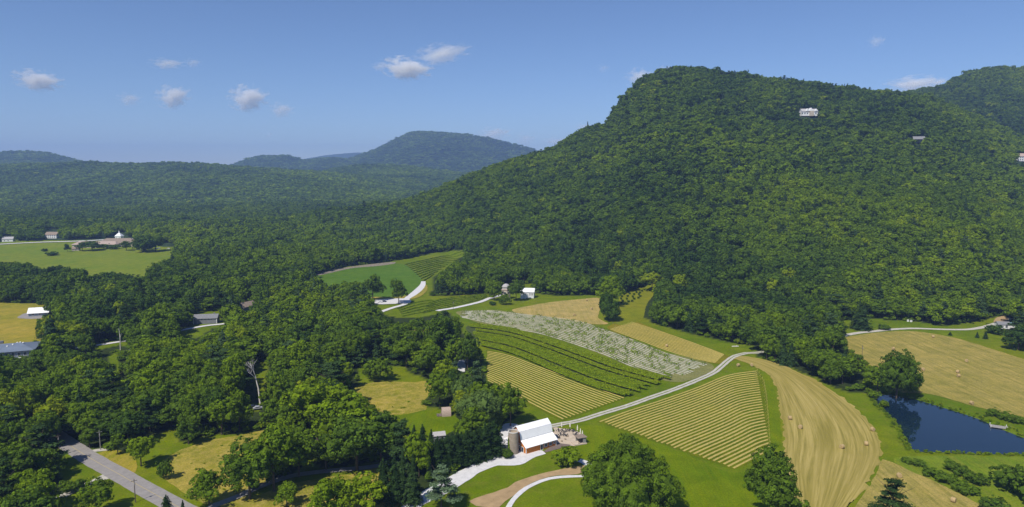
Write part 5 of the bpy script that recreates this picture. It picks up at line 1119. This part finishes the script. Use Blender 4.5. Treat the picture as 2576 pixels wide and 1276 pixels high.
for i, (px, py, lab) in enumerate(BALES):
    x, y, z = Wp(px, py); a = i*.9; lab = 'round straw bale, '+lab
    if bp is None:
        m = MB(); n = 20; pr_ = [(.05, -.62), (.66, -.60), (.74, -.5), (.76, 0), (.74, .5), (.66, .60), (.05, .62)]
        rings = [[m.v((yy, r_*math.cos(2*math.pi*k/n), .74+r_*math.sin(2*math.pi*k/n))) for k in range(n)] for r_, yy in pr_]
        for A, B in zip(rings, rings[1:]):
            for k in range(n): m.Fn.append([A[k], A[(k+1) % n], B[(k+1) % n], B[k]])
        m.Fn += [rings[0][::-1], rings[-1]]; bp = m.build('hay_bale', 'bale'); bp.location = (x, y, z+.1); bp.rotation_euler = (0, 0, a); bp.scale = (1.15,)*3; tag(bp, lab, 'hay bale', 'round hay bales on the mown fields')
    else: dup(bp, (x, y, z+.1), a, lab)
# cars
def car(px, py, rz, mat, lab, van=False):
    x, y, z = Wp(px, py); o = empty('parked_car', (x, y, z+.3), rz, lab, 'car', 'parked cars')
    m = MB(); pf = [(-2.2,.45),(-2.2,.95),(-1.6,1.0),(-1.0,1.5),(.6,1.5),(1.2,1.02),(2.1,.9),(2.2,.45)]
    A = [m.v((a, -.85, c)) for a, c in pf]; B = [m.v((a, .85, c)) for a, c in pf]; m.Fn += [A[::-1], B]; m.Fn += [[A[k], A[(k+1) % 8], B[(k+1) % 8], B[k]] for k in range(8)]; m.build('body', mat, o)
    m = MB(); m.box((-.2, 0, 1.25), (1.7, 1.74, .34)); m.build('side_window', 'window_glass', o)
    for sx_ in (-1.35, 1.35):
        for sy_ in (-.8, .8): MB().tube((sx_, sy_-.1, .32), (sx_, sy_+.1, .32), .32, .32, 14).build('wheel', 'rubber', o)
car(957, 762, .2, 'car_white', 'white car parked at the left of the gravel lot'); car(966, 761, .1, 'car_dark', 'dark car parked on the gravel lot beside the white car')
car(392, 627, 0, 'car_white', 'white car left of the gap in the far trees'); car(400, 626, .1, 'car_silver', 'silver car in the gap among the far trees'); car(424, 627, 0, 'car_white', 'white car right of the gap in the far trees'); car(635, 1028, .5, 'car_dark', 'dark blue car half hidden in the woods below the dead tree')
car(649, 1031, .4, 'car_silver', 'silver car in the woods right of the dark blue car')
# little things by the drive
x, y, z = Wp(1274, 1151); m = MB(); m.box((0, 0, .6), (.12, .12, 1.2)); m.box((0, -.08, 1.1), (.7, .05, .4)); o = m.build('drive_sign', 'white_trim'); o.location = Wp(1219, 1158); tag(o, 'small white sign on a post beside the conifer screen', 'sign')
for i, (px, py, lb) in enumerate(((2284, 809, 'left one of two white boxes on the grass below the dark woods'), (2292, 810, 'right one of two white boxes on the grass below the dark woods'))):
    x, y, z = Wp(px, py); m = MB(); m.box((0, 0, .7), (1.1, .9, 1.0), .2); m.box((0, 0, 1.26), (1.25, 1.05, .1), .2); m.box((0, 0, .1), (1.3, 1.0, .2), .2); o = m.build('storage_box', 'white_trim'); o.location = (x, y, z); tag(o, lb, 'box', 'white boxes beside the woods')
x, y, z = Wp(1850, 873); m = MB(); m.tube((-2.2, 0, .35), (2.2, .6, .3), .32, .26, 9); m.tube((.5, .2, .4), (1.2, 1.0, 1.0), .12, .06, 6); o = m.build('fallen_log', DEADW); o.location = (x, y, z); tag(o, 'pale fallen log on the grass near the bend of the farm track', 'log')
# clouds ------------------------------------------------------------
cm = bpy.data.materials.new('cloud_vapour'); cm.use_nodes = True; cn = cm.node_tree; cn.nodes.clear()
pvc = cn.nodes.new('ShaderNodeVolumePrincipled'); pvc.inputs['Color'].default_value = (1, 1, 1, 1); pvc.inputs['Anisotropy'].default_value = -0.3
tc = cn.nodes.new('ShaderNodeTexCoord'); nz = cn.nodes.new('ShaderNodeTexNoise'); nz.inputs['Scale'].default_value = 2.6; nz.inputs['Detail'].default_value = 5; nz.inputs['Roughness'].default_value = .6; cn.links.new(tc.outputs['Object'], nz.inputs['Vector'])
ln = cn.nodes.new('ShaderNodeVectorMath'); ln.operation = 'LENGTH'; cn.links.new(tc.outputs['Object'], ln.inputs[0])
sb = cn.nodes.new('ShaderNodeMath'); sb.operation = 'MULTIPLY_ADD'; cn.links.new(nz.outputs[0], sb.inputs[0]); sb.inputs[1].default_value = 2.6; sb.inputs[2].default_value = -.62
s2 = cn.nodes.new('ShaderNodeMath'); s2.operation = 'SUBTRACT'; cn.links.new(sb.outputs[0], s2.inputs[0]); cn.links.new(ln.outputs['Value'], s2.inputs[1])
s3 = cn.nodes.new('ShaderNodeMath'); s3.operation = 'MULTIPLY'; s3.use_clamp = False; cn.links.new(s2.outputs[0], s3.inputs[0])
at = cn.nodes.new('ShaderNodeAttribute'); at.attribute_type = 'OBJECT'; at.attribute_name = 'thickness'; cn.links.new(at.outputs['Fac'], s3.inputs[1])
mxn = cn.nodes.new('ShaderNodeMath'); mxn.operation = 'MAXIMUM'; cn.links.new(s3.outputs[0], mxn.inputs[0]); mxn.inputs[1].default_value = 0
cn.links.new(mxn.outputs[0], pvc.inputs['Density']); co_ = cn.nodes.new('ShaderNodeOutputMaterial'); cn.links.new(pvc.outputs[0], co_.inputs['Volume'])
iv, ifc = ICO2; CL = npmesh('cloud', iv*1.0, [ifc], [cm])
CLOUDS = [(95,202,100,44,.010,.12,'puffy white cloud at the far left'), (420,160,78,22,.004,0,'thin white cloud above the left ridge'), (485,158,40,20,.003,0,'small wisp right of the thin cloud'), (325,250,54,30,.004,0,'faint small cloud left of the rounded one'), (435,243,74,50,.010,-.15,'rounded white cloud in the left sky'),
 (624,247,86,56,.011,0,'largest puffy white cloud left of centre'), (708,277,58,34,.005,0,'soft cloud right of the largest puff'), (677,339,20,12,.004,0,'tiny cloud low above the ridge'), (1022,172,112,46,.011,.12,'long white cloud above the blue mountain'), (955,168,46,18,.003,0,'wisp at the left end of the long cloud'),
 (1110,136,128,40,.004,-.15,'thin slanting cloud above the long white one'), (1240,338,84,34,.004,-.1,'low cloud right of the blue mountain top'), (1320,352,52,34,.003,0,'faint puff between blue mountain and green slope'), (1405,356,80,18,.004,0,'flat low cloud touching the green slope'), (1608,194,66,40,.005,-.1,'cloud left of the mountain brow'),
 (1675,178,46,26,.004,0,'small cloud peeping over the mountain brow'), (2205,104,40,26,.003,0,'small wisp high on the right'), (2305,211,130,34,.005,0,'flat cloud behind the mountain saddle'), (1470,320,50,20,.003,0,'small low cloud beside the cliff'), (1518,172,30,20,.0018,0,'barely visible wisp left of the mountain')]
for (px, py, wd, hg, th_, tl, lab) in CLOUDS:
    d = rdir(px, py); D_ = max(17500, (1250-CAMH)/max(d[2]/d[1], .02) if d[2]/d[1] > .065 else 17500); D_ = max(D_, (900-CAMH)/(d[2]/d[1]))
    t = D_/d[1]; o = link('cloud', CL if not CL.users else CL); o.location = (d[0]*t, D_, CAMH+d[2]*t); sx_ = wd/F*D_*.68; o.scale = (sx_, sx_*.8, hg/F*D_*.72); o.rotation_euler = (0, tl, 0); o['thickness'] = th_*1.25; tag(o, lab, 'cloud', 'small white clouds')
#@END
# ------------------------------------------------------------------ haze
hm = bpy.data.materials.new('haze'); hm.use_nodes = True; hn = hm.node_tree; hn.nodes.clear()
pv = hn.nodes.new('ShaderNodeVolumePrincipled'); pv.inputs['Color'].default_value = (.36, .53, .95, 1); pv.inputs['Density'].default_value = 1.05e-4; pv.inputs['Anisotropy'].default_value = 0.0
ho = hn.nodes.new('ShaderNodeOutputMaterial'); hn.links.new(pv.outputs[0], ho.inputs['Volume'])
b = MB(); zt = 545.0; b.box((0, 5700, (zt-60)/2), (34000, 12400, zt+60)); hzb = b.build('haze', hm); hzb['kind'] = 'stuff'; hzb['label'] = 'thin blue summer haze filling the valley'; hzb['category'] = 'haze'
